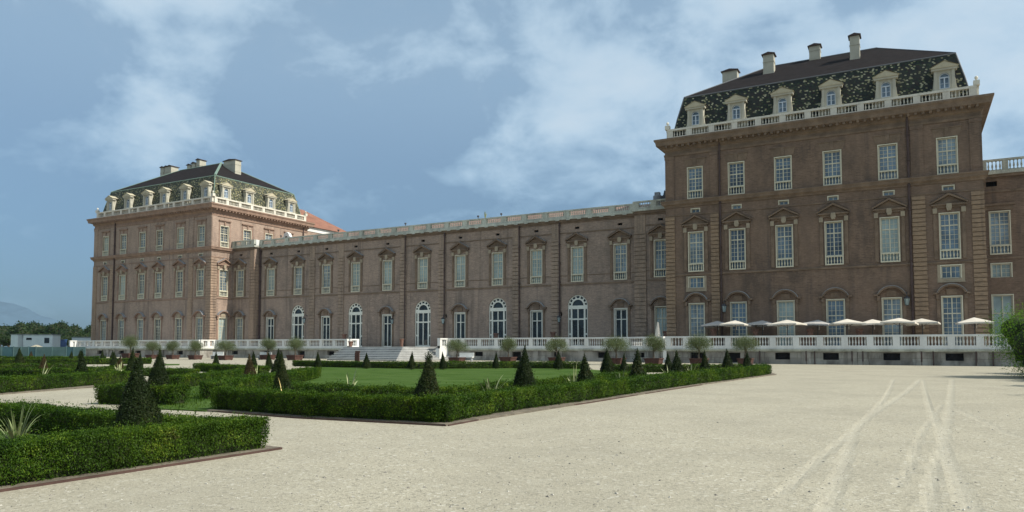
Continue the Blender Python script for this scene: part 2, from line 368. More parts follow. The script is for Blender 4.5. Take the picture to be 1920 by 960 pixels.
# ------------------------------------------------------------------ ground
mb = MB(); mb.slab([(-8000, -300), (2500, -300), (2500, 8500), (-8000, 8500)], -0.5, 0.0)
g = part('gravel_ground', mb, 'gravel'); tag(g, kind='structure')
mb = MB(); mb.slab([(-7990, 101), (-140, 101), (-135, 71.3), (-112.5, 66.5), (-135, 62), (-400, -60), (-7990, -60)], 0.0, 0.006)
g = part('far_field', mb, 'lawn'); tag(g, kind='structure')
def flat(name, pts, z, mat):
    m = MB(); a = sum(pts[i][0] * pts[(i + 1) % len(pts)][1] - pts[(i + 1) % len(pts)][0] * pts[i][1] for i in range(len(pts)))
    if a < 0: pts = pts[::-1]
    m.slab(pts, 0.0, z, 0); o = part(name, m, mat); tag(o, kind='structure'); return o
flat('lawn', [(-41.6, 43.2), (-36.4, 42.8), (-31, 42.8), (-26, 47.6), (-20.7, 48.4), (-15, 43), (-12.5, 31), (-11.3, 28.5), (-11.1, 16.6), (-16.3, 16.6), (-20.4, 17.6), (-24.4, 25), (-27.2, 28.6), (-33, 32)], 0.03, 'lawn')
flat('lawn', [(-24.5, 18.1), (-28.3, 23.6), (-33, 31), (-27.5, 28.6), (-21.5, 19.5), (-18.6, 15.4), (-15.3, 13.4), (-15.35, 12.3), (-17.9, 12.1), (-18.6, 13.2)], 0.03, 'lawn')
flat('lawn', [(-30, 17.4), (-30, 12), (-60, 10), (-51.3, 23.8), (-48.8, 27.4), (-44.5, 28.5), (-35, 21)], 0.03, 'lawn')
flat('lawn', [(-56.4, 40.5), (-55.9, 42.0), (-59.3, 44.6), (-60.9, 43.7)], 0.035, 'lawn')
flat('lawn', [(-43.5, 31.3), (-42.1, 32.6), (-45.7, 35.4), (-47.7, 34.3)], 0.035, 'lawn')
flat('planting_bed', [(-24, -2), (-8.9, -2), (-8.9, 4), (-8.74, 8.4), (-24, 8.4)], 0.03, 'soil')
flat('lawn', [(-24, 0), (-12.0, 1), (-12.6, 6.6), (-13.3, 7.3), (-24, 7.3)], 0.07, 'lawn')
flat('planting_bed', [(-15.4, 12.35), (-8.35, 12.45), (-8.05, 22), (-7.8, 31), (-6.9, 44.3), (-8, 48.4), (-8.5, 48.4), (-10.6, 30), (-11.0, 16.4), (-16.0, 16.4), (-15.4, 13.3)], 0.04, 'soil')
flat('planting_bed', [(-25.5, 10), (-27.5, 15.2), (-29.3, 20.3), (-31, 20), (-30, 12), (-28, 9)], 0.04, 'soil')
# tyre tracks pressed into the gravel (paler crushed stone)
def ribbon(pts, w):
    P = []
    n = len(pts)
    for i in range(n - 1):
        for k in range(8):
            t = k / 8; p0 = Vector(pts[max(0, i - 1)]); p1 = Vector(pts[i]); p2 = Vector(pts[i + 1]); p3 = Vector(pts[min(n - 1, i + 2)])
            P.append(0.5 * ((2 * p1) + (p2 - p0) * t + (2 * p0 - 5 * p1 + 4 * p2 - p3) * t * t + (3 * p1 - p0 - 3 * p2 + p3) * t ** 3))
    P.append(Vector(pts[-1])); return P
TR = [[(-.86, 40.3), (-.8, 26.1), (-1.0, 16.3), (-1.2, 11.4), (-1.25, 9.4), (-1.3, 8.4)], [(.28, 41), (-.23, 29.6), (-.96, 17.5), (-.9, 12.2), (-.77, 7.8), (-.7, 5)],
      [(.39, 41), (.35, 23.2), (.41, 15.1), (.2, 11.1), (.09, 8.2), (0, 5)], [(1.65, 41.7), (.77, 21.5), (.42, 14.3), (.42, 10.8), (.45, 8.4), (.6, 5)],
      [(.65, 23.3), (.13, 15.9), (-.08, 11), (-.2, 9.5)], [(.87, 22.5), (1.31, 18.2), (1.54, 15.9), (2.4, 13)], [(1.0, 41), (3.2, 33), (4.5, 24)]]
GX0, GX1, GY0, GY1, GS = -3.2, 5.6, 2.6, 44.0, 0.07
gx = np.arange(GX0, GX1 + GS, GS); gy = np.concatenate([np.arange(GY0, 16, GS), np.arange(16, GY1, GS * 3)])
XX, YY = np.meshgrid(gx, gy); wear = np.zeros(XX.shape)
for k, pts in enumerate(TR):
    P = ribbon(pts, 0.2); dm = np.full(XX.shape, 9.0)
    for a, b in zip(P[:-1], P[1:]):
        ab = np.array(b - a); L2 = (ab ** 2).sum() + 1e-9; tt = np.clip(((XX - a.x) * ab[0] + (YY - a.y) * ab[1]) / L2, 0, 1)
        dm = np.minimum(dm, np.hypot(XX - a.x - ab[0] * tt, YY - a.y - ab[1] * tt))
    wear = np.maximum(wear, np.clip(1.25 - dm / (0.085 + 0.03 * (k % 2)), 0, 1) * (0.95 if k < 4 else 0.6))
ny, nx = XX.shape; fade = np.clip(np.minimum(np.minimum(XX - GX0, GX1 - XX), np.minimum(YY - GY0, GY1 - YY)) / .6, 0, 1); ridge = np.exp(-((wear - .18) / .12) ** 2)
V = np.column_stack([XX.ravel(), YY.ravel(), (0.003 + 0.014 * fade - 0.012 * wear + 0.006 * ridge * fade * (wear > .01)).ravel()])
idx = np.arange(nx * ny).reshape(ny, nx); F = np.stack([idx[:-1, :-1], idx[:-1, 1:], idx[1:, 1:], idx[1:, :-1]], -1).reshape(-1, 4)
me = bpy.data.meshes.new('tyre_tracks'); me.from_pydata(V.tolist(), [], F.tolist()); me.materials.append(MATS['gravel_track'])
at_ = me.attributes.new('wear', 'FLOAT', 'POINT'); at_.data.foreach_set('value', wear.ravel().astype(np.float32))
o = bpy.data.objects.new('tyre_tracks', me); link(o); tag(o, kind='structure')

# ------------------------------------------------------------------ architecture library
def wall(mb, x0, x1, z0, z1, holes, y=0.0, depth=0.3, m=0):
    "front wall in the xz plane at y with rectangular holes (x0,x1,z0,z1) and reveals going +y"
    xs = sorted({x0, x1, *[h[0] for h in holes], *[h[1] for h in holes]}); zs = sorted({z0, z1, *[h[2] for h in holes], *[h[3] for h in holes]})
    for i in range(len(xs) - 1):
        zc = z0; 
        for j in range(len(zs) - 1):
            xm = (xs[i] + xs[i + 1]) / 2; zm = (zs[j] + zs[j + 1]) / 2
            if any(h[0] < xm < h[1] and h[2] < zm < h[3] for h in holes): continue
            mb.quad((xs[i], y, zs[j]), (xs[i + 1], y, zs[j]), (xs[i + 1], y, zs[j + 1]), (xs[i], y, zs[j + 1]), m)
    for a, b, c, d in holes:
        y1 = y + depth
        mb.quad((a, y, c), (a, y, d), (a, y1, d), (a, y1, c), m); mb.quad((b, y, d), (b, y, c), (b, y1, c), (b, y1, d), m)
        mb.quad((a, y, d), (b, y, d), (b, y1, d), (a, y1, d), m); mb.quad((b, y, c), (a, y, c), (a, y1, c), (b, y1, c), m)
def baluster(mb, x, y, z0, z1, r=0.085, seg=6, m=0):
    h = z1 - z0
    mb.lathe(x, y, [(r * .9, z0), (r * .9, z0 + h * .06), (r * .45, z0 + h * .10), (r * .62, z0 + h * .2), (r, z0 + h * .36), (r * .8, z0 + h * .52), (r * .42, z0 + h * .74), (r * .42, z0 + h * .84), (r * .8, z0 + h * .92), (r * .9, z1)], seg, m)
_wc = {}
WR = random.Random(21)
def rect_frame(mb, w, z0, z1, transoms, cols, rowh, mul=0.09, edge=0.085, mt=0.032, y=0.17):
    hw = w / 2
    mb.box(-hw, -hw + edge, y, y + .09, z0, z1); mb.box(hw - edge, hw, y, y + .09, z0, z1)
    mb.box(-hw + edge, hw - edge, y, y + .09, z1 - edge, z1); mb.box(-hw + edge, hw - edge, y, y + .09, z0, z0 + edge)
    mb.box(-mul / 2, mul / 2, y - .015, y + .09, z0 + edge, z1 - edge)
    for t in transoms: mb.box(-hw + edge, hw - edge, y - .012, y + .085, t - .05, t + .05)
    zs = [z0 + edge] + list(transoms) + [z1 - edge]
    for sx in (-1, 1):
        inner, outer = mul / 2, hw - edge
        for c in range(1, cols):
            x = sx * (inner + (outer - inner) * c / cols); mb.box(x - mt / 2, x + mt / 2, y + .02, y + .07, z0 + edge, z1 - edge)
        for a, b in zip(zs[:-1], zs[1:]):
            n = max(1, round((b - a) / rowh))
            for k in range(1, n):
                z = a + (b - a) * k / n; xa, xb = sorted((sx * inner, sx * outer)); mb.box(xa, xb, y + .025, y + .065, z - mt / 2, z + mt / 2)
def winmesh(key, w, z0, z1, transoms, cols, rowh, bal=0.0, fr='frame_cream', lintel=True, **kw):
    if key in _wc: return _wc[key]
    f = MB(); zb = z0 + bal; rect_frame(f, w, zb + (0.0 if not bal else 0.02), z1, transoms, cols, rowh, **kw)
    hw = w / 2
    if lintel:  # cream stone architrave standing slightly proud
        f.box(-hw - .10, hw + .10, -.05, .02, z1, z1 + .10); f.box(-hw - .09, -hw, -.03, .03, zb, z1); f.box(hw, hw + .09, -.03, .03, zb, z1)
    p = MB(); p.box(-hw, hw, .235, .27, z0, z1)
    d = dict(w=w, z0=z0, z1=z1, frame=f.mesh('window', fr), pane=p.mesh('pane', 'pane'), curtain=p.mesh('pane', 'pane_curtain'), dark=p.mesh('pane', 'pane_dark'), half=p.mesh('pane', 'pane_half'), deep=p.mesh('pane', 'pane_deep'))
    if bal:
        b = MB(); b.box(-hw - .09, hw + .09, -.10, .14, z0, z0 + .12); b.box(-hw - .09, hw + .09, -.10, .14, zb - .10, zb)
        b.box(-hw - .09, -hw + .03, -.08, .12, z0 + .12, zb - .1); b.box(hw - .03, hw + .09, -.08, .12, z0 + .12, zb - .1)
        n = 5
        for i in range(n): baluster(b, -hw + .06 + (w - .12) * (i + .5) / n, .01, z0 + .12, zb - .10, .075, 6)
        d['balcony'] = b.mesh('balcony', 'frame_cream')
    _wc[key] = d; return d
def arc_pts(cx, cz, r, a0, a1, n): return [(cx + r * math.cos(R(a0 + (a1 - a0) * i / n)), cz + r * math.sin(R(a0 + (a1 - a0) * i / n))) for i in range(n + 1)]
def hood_mesh(key, trim):
    if key in _wc: return _wc[key]
    s = MB(); hw = 1.42; rise = .78; r = (hw * hw * .72 + rise * rise) / (2 * rise); c = 7.45 - r
    a = math.degrees(math.asin(min(1, hw * .85 / r))); out = arc_pts(0, c, r, 90 + a, 90 - a, 12); inn = arc_pts(0, c, r - .17, 90 + a, 90 - a, 12)
    for i in range(12):
        q = [inn[i], inn[i + 1], out[i + 1], out[i]]; s.prism(q, -.42, 0.0, 0)
        s.quad((out[i][0], -.46, out[i][1] + .035), (out[i + 1][0], -.46, out[i + 1][1] + .035), (out[i + 1][0], 0.0, out[i + 1][1] + .05), (out[i][0], 0.0, out[i][1] + .05), 1)
        s.quad((out[i][0], -.46, out[i][1] + .035), (out[i][0], -.46, out[i][1] - .02), (out[i + 1][0], -.46, out[i + 1][1] - .02), (out[i + 1][0], -.46, out[i + 1][1] + .035), 1)
    zl = out[0][1]
    for sx in (-1, 1):
        xa, xb = sorted((sx * (hw * .85 - .05), sx * (hw + .08))); s.box(xa, xb, -.40, 0, zl - .17, zl + .0, 0)
        xa, xb = sorted((sx * 1.0, sx * 1.26)); s.box(xa, xb, -.22, 0, zl - .62, zl - .17, 0)
        xa, xb = sorted((sx * .95, sx * 1.22)); s.box(xa, xb, -.07, 0, 1.6, zl - .62, 0)
    s.box(-.42, .42, -.10, 0, 6.45, 7.0, 2)
    me = s.mesh('hood', [trim, 'lead', 'bracket' if trim == 'trim_left' else 'trim_brick']); _wc[key] = me; return me
def ped_mesh(key, trim, cap='bracket'):
    if key in _wc: return _wc[key]
    s = MB(); zb = 14.80
    s.box(-1.45, 1.45, -.32, 0, zb, zb + .15, 0); s.box(-1.25, 1.25, -.16, 0, zb - .22, zb, 0)
    for sx in (-1, 1):
        a, b = (sx * 1.5, zb + .15), (0, 15.78)
        q = [a, (sx * 1.5, zb + .30), (0, 15.95), (0, 15.75)] if sx < 0 else [(1.5, zb + .15), (0, 15.75), (0, 15.95), (1.5, zb + .30)]
        if sx < 0: q = [(-1.5, zb + .15), (0, 15.75), (0, 15.95), (-1.5, zb + .30)]; q = q
        else: q = [(0, 15.75), (1.5, zb + .15), (1.5, zb + .30), (0, 15.95)]
        s.prism(q, -.42, 0, 0)
        x0, x1 = sorted((sx * 0, sx * 1.5)); z0, z1 = (zb + .34, 15.99) if sx < 0 else (15.99, zb + .34)
        s.quad((x0, -.44, z0), (x1, -.44, z1), (x1, 0, z1 + .02), (x0, 0, z0 + .02), 1)
        xa, xb = sorted((sx * 1.0, sx * 1.3)); s.box(xa, xb, -.09, 0, 9.8, 14.1, 0)
        s.box(min(xa, xb) - .03, max(xa, xb) + .03, -.20, 0, 14.1, 14.58, 2); s.box(xa + .04, xb - .04, -.13, 0, 13.5, 14.1, 0)
    s.prism([(-1.4, zb + .15), (1.4, zb + .15), (0, 15.72)], -.10, 0, 0)
    s.prism([(-.16, 14.32), (.16, 14.32), (.24, 14.6), (.2, 14.95), (-.2, 14.95), (-.24, 14.6)], -.36, -.0, 2)
    me = s.mesh('pediment', [trim, 'lead', cap]); _wc[key] = me; return me
def label_mesh():
    if 'label' in _wc: return _wc['label']
    s = MB(); s.box(-1.2, 1.2, -.22, 0, 22.05, 22.2); s.box(-1.08, 1.08, -.12, 0, 21.93, 22.05)
    for sx in (-1, 1): xa, xb = sorted((sx * .95, sx * 1.12)); s.box(xa, xb, -.05, 0, 17.8, 21.9)
    s.box(-.12, .12, -.14, 0, 21.45, 21.95)
    _wc['label'] = s.mesh('label_hood', 'trim_left'); return _wc['label']
def flat_arch_mesh():
    if 'farch' in _wc: return _wc['farch']
    s = MB(); s.prism([(-1.05, 21.35), (1.05, 21.35), (1.2, 22.15), (-1.2, 22.15)], -.04, 0); s.box(-1.25, 1.25, -.10, 0, 22.15, 22.25); s.box(-.16, .16, -.12, 0, 21.35, 22.15)
    _wc['farch'] = s.mesh('flat_arch', 'trim_brick'); return _wc['farch']
def put_window(root, d, x, y, rz, glassk='pane', extra=()):
    q_ = WR.random()
    if glassk == 'pane' and d['w'] > 1: glassk = 'pane' if q_ < .55 else 'half' if q_ < .75 else 'deep' if q_ < .9 else 'curtain'
    elif glassk == 'curtain': glassk = 'curtain' if q_ < .7 else 'half'
    o = inst('window', d['frame'], root, (x, y, 0), rz); sub('pane', d[glassk], o)
    if 'balcony' in d: sub('balcony', d['balcony'], o)
    for n, me in extra: sub(n, me, o)
    return o
WT = winmesh('T', 1.55, 17.75, 21.2, [20.0], 2, .42, .92)
WM = winmesh('M', 1.52, 9.75, 14.05, [12.95], 2, .42, .9)
WMg = winmesh('Mg', 1.50, 9.75, 14.1, [12.95], 2, .50, .95)
WG = winmesh('G', 1.55, 1.6, 6.25, [4.7], 2, .45)
WGL = winmesh('GL', 1.45, 1.6, 6.25, [4.95], 2, .5)
WGg = winmesh('Gg', 1.55, 1.6, 6.2, [4.95], 1, 9, fr='frame_white', mul=.13, edge=.14)
WZ = winmesh('Z', 1.55, 7.98, 9.15, [], 2, .42)
WA = winmesh('AT', .85, 16.25, 16.62, [], 1, 9, edge=.05, mul=.05)
def arch_mesh():
    if 'arch' in _wc: return _wc['arch']
    f = MB(); hw = 1.36; sp = 6.76; y = .14
    inner = hw - .13
    # outer ring, radial bars between little lights, inner ring round the fanlight
    def ring(r0, r1, y0, y1, n=16):
        A = arc_pts(0, sp, r0, 0, 180, n); B = arc_pts(0, sp, r1, 0, 180, n)
        for i in range(n): f.prism([A[i], B[i], B[i + 1], A[i + 1]], y0, y1)
    ring(hw - .13, hw, y, y + .12); ring(hw * .56, hw * .70, y, y + .12)
    for a in (0, 22, 48, 75, 105, 132, 158, 180):
        a = R(a); c, s_ = math.cos(a), math.sin(a); r0, r1 = hw * .66, hw - .1; w = .085
        f.prism([(r0 * c + w * s_, sp + r0 * s_ - w * c), (r1 * c + w * s_, sp + r1 * s_ - w * c), (r1 * c - w * s_, sp + r1 * s_ + w * c), (r0 * c - w * s_, sp + r0 * s_ + w * c)], y + .005, y + .115)
    f.box(-hw, hw, y - .01, y + .12, sp - .42, sp + .02)
    for sx in (-1, 1):
        for a, b in ((hw - .14, hw), (hw - .58, hw - .36)):
            xa, xb = sorted((sx * a, sx * b)); f.box(xa, xb, y, y + .12, 1.6, sp - .42)
        for z in (1.6, 3.1, 5.02): xa, xb = sorted((sx * (hw - .36), sx * (hw - .14))); f.box(xa, xb, y, y + .12, z, z + .2)
    f.box(-.06, .06, y - .01, y + .12, 1.6, sp - .42); f.box(-hw + .58, hw - .58, y, y + .12, 4.98, 5.16); f.box(-hw + .58, hw - .58, y, y + .12, 1.6, 1.85)
    p = MB(); p.box(-hw, hw, .28, .31, 1.6, sp); p.prism(arc_pts(0, sp, hw - .02, 0, 180, 16), .28, .31)
    _wc['arch'] = (f.mesh('arched_door', 'frame_white'), p.mesh('pane', 'pane_dark')); return _wc['arch']
def profile_ring(mb, x0, x1, y0, y1, prof, m=0, sides='fblr'):
    for (o0, z0), (o1, z1) in zip(prof[:-1], prof[1:]):
        a = [(x0 - o0, y0 - o0, z0), (x1 + o0, y0 - o0, z0), (x1 + o0, y1 + o0, z0), (x0 - o0, y1 + o0, z0)]
        b = [(x0 - o1, y0 - o1, z1), (x1 + o1, y0 - o1, z1), (x1 + o1, y1 + o1, z1), (x0 - o1, y1 + o1, z1)]
        for i in range(4):
            j = (i + 1) % 4; mb.quad(a[i], a[j], b[j], b[i], m)
CORN = [(0, 22.7), (.10, 22.72), (.12, 22.95), (0.02, 22.97), (0.02, 23.3), (.22, 23.45), (.26, 23.75), (.80, 23.85), (.86, 24.22), (1.0, 24.42), (1.0, 24.58), (.1, 24.66), (0, 24.66)]
MIDC = [(0, 16.95), (.10, 16.97), (.14, 17.12), (.36, 17.28), (.40, 17.5), (.48, 17.62), (.46, 17.70), (0, 17.74)]
STR = [(0, 9.36), (.10, 9.37), (.12, 9.52), (0, 9.58)]
LOWC = [(0, 15.98), (.06, 15.99), (.07, 16.1), (0, 16.12)]
def quoin(mb, x0, x1, z0, z1, y=0.0, proj=.13, step=.42):
    mb.box(x0, x1, y - proj * .12, y + .02, z0, z1)
    z = z0; k = 0
    while z < z1 - .1:
        h = min(step - .085, z1 - z)
        mb.box(x0 - .02 * (k % 2), x1 + .02 * (k % 2), y - proj, y - proj * .12, z, z + h); z += step; k += 1
def balustrade(mb, a, b, z0, z1, thick=.3, groups=None, pier=.55, gap=.27, plinth=.28, rail=.2, bal=True, seg=6, endpier=True, r=.085):
    "from point a to b (xy). groups = approx distance between piers"
    a = Vector(a); b = Vector(b); L = (b - a).length; d = (b - a) / L; nrm = Vector((d.y, -d.x))
    def bx(s0, s1, t0, t1, za, zb):
        q = [a + d * s0 + nrm * t1, a + d * s1 + nrm * t1, a + d * s1 + nrm * t0, a + d * s0 + nrm * t0]
        mb.slab([tuple(p) for p in q], za, zb)
    h = thick / 2
    bx(0, L, -h, h, z0, z0 + plinth); bx(0, L, -h - .05, h + .05, z1 - rail, z1 - .003)
    n = max(1, round(L / (groups or 3.0))); step = L / n
    for i in range(n + 1):
        if not endpier and i in (0, n): continue
        s = min(max(i * step, pier / 2), L - pier / 2); bx(s - pier / 2, s + pier / 2, -h - .02, h + .02, z0 + .002, z1 - rail + .002)
    if bal:
        for i in range(n):
            s0 = i * step + (pier / 2 if i or not endpier else pier); s1 = (i + 1) * step - (pier / 2 if i < n - 1 or not endpier else pier)
            k = max(1, int((s1 - s0) / gap))
            for j in range(k):
                p = a + d * (s0 + (s1 - s0) * (j + .5) / k); baluster(mb, p.x, p.y, z0 + plinth, z1 - rail, r, seg)
def chimney(root, x, y, zb, w, d, h, mat='cream'):
    c = MB(); c.box(x - w / 2, x + w / 2, y - d / 2, y + d / 2, zb - 1.2, zb + h); c.box(x - w / 2 - .04, x + w / 2 + .04, y - d / 2 - .04, y + d / 2 + .04, zb + h * .55, zb + h * .55 + .08)
    c.box(x - w / 2 - .03, x + w / 2 + .03, y - d / 2 - .03, y + d / 2 + .03, zb - .35, zb - .1)
    o = part('chimney', c, mat, root)
    k = MB(); k.box(x - w / 2 - .16, x + w / 2 + .16, y - d / 2 - .16, y + d / 2 + .16, zb + h, zb + h + .1)
    k.prism([(x - w / 2 - .14, zb + h + .1), (x + w / 2 + .14, zb + h + .1), (x, zb + h + .3)], y - d / 2 - .14, y + d / 2 + .14)
    q = part('chimney_cap', k, 'pipe', None, (x, y, zb)); q.parent = o; q.location = (x - WO[root.name][0], y - WO[root.name][1], zb)
    return o
def dormer_meshes():
    if 'dorm' in _wc: return _wc['dorm']
    s = MB()   # local: front face at y=0, roof going +y
    s_z = 24.9
    wall(s, -.86, .86, s_z, 28.0, [(-.42, .42, 26.1, 27.62)], 0, .25)
    s.quad((-.86, 2.6, 28), (-.86, 2.6, s_z), (-.86, 0, s_z), (-.86, 0, 28)); s.quad((.86, 0, 28), (.86, 0, s_z), (.86, 2.6, s_z), (.86, 2.6, 28))
    for sx in (-1, 1):  # side volutes and pilaster strips
        pts = [(.86, s_z), (1.22, s_z), (1.22, 25.75), (1.1, 25.9), (.98, 26.2), (.92, 26.9), (.86, 27.1)]
        if sx < 0: pts = [(-a, b) for a, b in pts][::-1]
        s.prism(pts, 0.02, .3)
        xa, xb = sorted((sx * .60, sx * .86)); s.box(xa, xb, -.10, 0, 25.2, 27.85)
    s.box(-1.08, 1.08, -.22, .4, 27.85, 28.05)
    # pediment roof
    s.prism([(-1.12, 28.05), (1.12, 28.05), (1.12, 28.16), (0, 28.68), (-1.12, 28.16)], -.30, -.12, 1)
    s.prism([(-1.05, 28.05), (1.05, 28.05), (0, 28.6)], -.12, 2.8, 0)
    for sx in (-1, 1):
        q = ((sx * 1.16, -.34, 28.17), (0, -.34, 28.73), (0, 3.0, 28.73), (sx * 1.16, 3.0, 28.17)); s.quad(*(q if sx > 0 else q[::-1]), 1)
        q = ((sx * 1.16, -.34, 28.12), (0, -.34, 28.68), (0, 3.0, 28.68), (sx * 1.16, 3.0, 28.12)); s.quad(*(q[::-1] if sx > 0 else q), 1)
    # spandrels of the arched window
    arc = arc_pts(0, 27.2, .42, 180, 90, 6)
    s.poly([(x, 0.001, z) for x, z in arc] + [(-.42, .001, 27.62)]); s.poly([(-x, 0.001, z) for x, z in arc][::-1] + [(.42, .001, 27.62)][:1])
    f = MB(); f.box(-.42, -.34, .10, .18, 26.1, 27.2); f.box(.34, .42, .10, .18, 26.1, 27.2); f.box(-.05, .05, .09, .18, 26.1, 27.2); f.box(-.42, .42, .09, .18, 26.1, 26.18); f.box(-.42, .42, .09, .18, 27.14, 27.24)
    f.box(-.34, .34, .12, .16, 26.6, 26.63)
    A = arc_pts(0, 27.2, .42, 0, 180, 10); B = arc_pts(0, 27.2, .35, 0, 180, 10)
    for i in range(10): f.prism([B[i], A[i], A[i + 1], B[i + 1]], .10, .18)
    p = MB(); p.box(-.42, .42, .2, .22, 26.1, 27.62)
    _wc['dorm'] = (s.mesh('dormer', ['cream', 'cream_trim']), f.mesh('window_frame', 'frame_blue'), p.mesh('pane', 'pane')); return _wc['dorm']
def put_dormer(root, x, y, rz):
    a, b, c = dormer_meshes(); o = inst('dormer', a, root, (x, y, 0), rz); sub('window_frame', b, o); sub('pane', c, o)
def pipe(root, x, y, z0, z1, r=.09):
    m = MB(); m.tube([(x, y, z0), (x, y, z1)], r, 8)
    for z in np.arange(z0 + 1, z1, 2.4): m.box(x - r * 1.5, x + r * 1.5, y - r * 1.5, y + r * 1.5, z, z + .06)
    part('downpipe', m, 'pipe', root)

def pavilion(label, X0, X1, Y0, Y1, cols, wallmat, quoinmat, trim, qz, side=None, zed=(), up_curt=(), mid_curt=(), g_curt=(), rp=()):
    root = empty('palace_pavilion', ((X0 + X1) / 2, Y0, 0), label, 'palace building')
    holes = []
    for i, x in enumerate(cols):
        holes += [(x - .775, x + .775, 17.75, 21.2), (x - .76, x + .76, 9.75, 14.05), (x - .775, x + .775, 1.6, 6.25), (x - .42, x + .42, 16.25, 16.62)]
        if i in zed: holes.append((x - .775, x + .775, 7.98, 9.15))
    mb = MB(); wall(mb, X0, X1, 0, 24.7, holes, Y0, .3)
    part('front_wall', mb, wallmat, root)
    mb = MB()
    mb.quad((X0, Y1, 0), (X0, Y0, 0), (X0, Y0, 24.7), (X0, Y1, 24.7)); mb.quad((X1, Y1, 0), (X0, Y1, 0), (X0, Y1, 24.7), (X1, Y1, 24.7))
    if not side: mb.quad((X1, Y0, 0), (X1, Y1, 0), (X1, Y1, 24.7), (X1, Y0, 24.7))
    part('rear_wall', mb, wallmat, root)
    if side:
        h = []
        for i, y in enumerate(side):
            h.append((y - .775, y + .775, 17.75, 21.2))
            if i == 0: h += [(y - .76, y + .76, 9.75, 14.05), (y - .775, y + .775, 1.6, 6.25)]
        mb = MB(); wall(mb, Y0, Y1, 0, 24.7, h, 0, .3)
        mb.v = [(X1 - b, a, c) for a, b, c in mb.v]
        part('side_wall', mb, wallmat, root)
    # floors behind the windows
    mb = MB(); mb.box(X0 + .6, X1 - .6, Y0 + .6, Y1 - .6, 0, 24.4); part('interior', mb, 'dark_room', root)
    for i, x in enumerate(cols):
        put_window(root, WT, x, Y0, 0, 'curtain' if i in up_curt else 'pane', [('label_hood', label_mesh())] if trim == 'trim_left' else [('flat_arch', flat_arch_mesh())])
        put_window(root, WM, x, Y0, 0, 'curtain' if i in mid_curt else 'pane', [('pediment', ped_mesh('ped' + trim, trim))])
        put_window(root, WG if trim != 'trim_left' else WGL, x, Y0, 0, 'curtain' if i in g_curt else 'pane', [('hood', hood_mesh('hood' + trim, trim))])
        put_window(root, WA, x, Y0, 0, 'pane')
        if i in zed:
            put_window(root, WZ, x, Y0, 0, 'pane'); m = MB(); 
            m.box(x - 1.1, x + 1.1, Y0 - .05, Y0, 7.72, 7.95); m.box(x - 1.12, x + 1.12, Y0 - .08, Y0, 7.6, 7.72); m.box(x - 1.1, x - .87, Y0 - .045, Y0, 7.95, 9.3); m.box(x + .87, x + 1.1, Y0 - .045, Y0, 7.95, 9.3)
            part('stone_surround', m, 'bracket', root)
    if side:
        for i, y in enumerate(side):
            put_window(root, WT, X1, y, R(90), 'pane', [('label_hood', label_mesh())])
            if i == 0:
                put_window(root, WM, X1, y, R(90), 'pane', [('pediment', ped_mesh('ped' + trim, trim))]); put_window(root, WGL, X1, y, R(90), 'pane', [('hood', hood_mesh('hood' + trim, trim))])
    # pilasters
    for a, b in qz:
        m = MB(); quoin(m, a, b, .0, 16.0, Y0); part('rusticated_pilaster', m, quoinmat, root)
        m = MB(); m.box(a + .02, b - .02, Y0 - .08, Y0, 17.75, 22.7); m.box(a + .2, b - .2, Y0 - .1, Y0 - .08, 18.1, 22.3); m.box(a - .03, b + .03, Y0 - .13, Y0, 22.35, 22.7); part('pilaster', m, wallmat, root)
    if side:
        for a, b in ((Y0 - .1, Y0 + 1.05),):
            m = MB(); quoin(m, a, b, 0, 16.0, 0, .13); m.v = [(X1 - q, p, r) for p, q, r in m.v]; part('rusticated_pilaster', m, quoinmat, root)
            m = MB(); m.box(Y0 + .0, Y0 + .95, -.08, 0, 17.75, 22.7); m.v = [(X1 - q, p, r) for p, q, r in m.v]; part('pilaster', m, wallmat, root)
    m = MB(); profile_ring(m, X0, X1, Y0, Y1, CORN)
    n = int((X1 - X0) / .62)
    for i in range(n): x = X0 + (X1 - X0) * (i + .5) / n; m.box(x - .12, x + .12, Y0 - .72, Y0 - .2, 23.62, 23.84)
    if side:
        n = int((Y1 - Y0) / .62)
        for i in range(n): y = Y0 + (Y1 - Y0) * (i + .5) / n; m.box(X1 + .2, X1 + .72, y - .12, y + .12, 23.62, 23.84)
    part('cornice', m, trim, root)
    m = MB(); profile_ring(m, X0, X1, Y0, Y1, MIDC); part('middle_cornice', m, trim, root)
    m = MB(); profile_ring(m, X0, X1, Y0, Y1, STR); profile_ring(m, X0, X1, Y0, Y1, LOWC); part('string_course', m, trim, root)
    # rooftop balustrade
    b0, b1 = X0 + .25, X1 - .25; yb = Y0 + .25; ye = Y1 - .25
    for a, b in (((b0, yb), (b1, yb)), ((b1, yb + .2), (b1, ye)), ((b0, ye), (b0, yb + .2))):
        m = MB(); L = (Vector(a) - Vector(b)).length; balustrade(m, a, b, 24.62, 25.85, .32, L / round(L / 2.45), .62 if side is None else .55, .27, .36, .22, seg=6, r=.078)
        part('balustrade', m, 'stone_top', root)
    for x, y in ((b0, yb), (b1, yb), (b1, ye)):
        m = MB(); m.box(x - .25, x + .25, y - .25, y + .25, 25.85, 26.3); m.lathe(x, y, [(.07, 26.3), (.05, 26.4), (.12, 26.46), (.16, 26.57), (.12, 26.7), (.04, 26.76)], 10); part('finial', m, 'stone_top', root)
    # mansard
    m = MB(); prev = None
    for k in range(7):
        t = k / 6; off = .62 + 1.13 * (0.62 * t + 0.38 * t * t); z = 24.66 + (29.72 - 24.66) * t
        cur = [(X0 + off, Y0 + off, z), (X1 - off, Y0 + off, z), (X1 - off, Y1 - off, z), (X0 + off, Y1 - off, z)]
        if prev:
            for i in range(4): j = (i + 1) % 4; m.quad(prev[i], prev[j], cur[j], cur[i])
        prev = cur
    part('mansard_roof', m, 'poly_tile' if side is None else 'poly_tile_left', root)
    q = prev; m = MB()
    z = 29.72
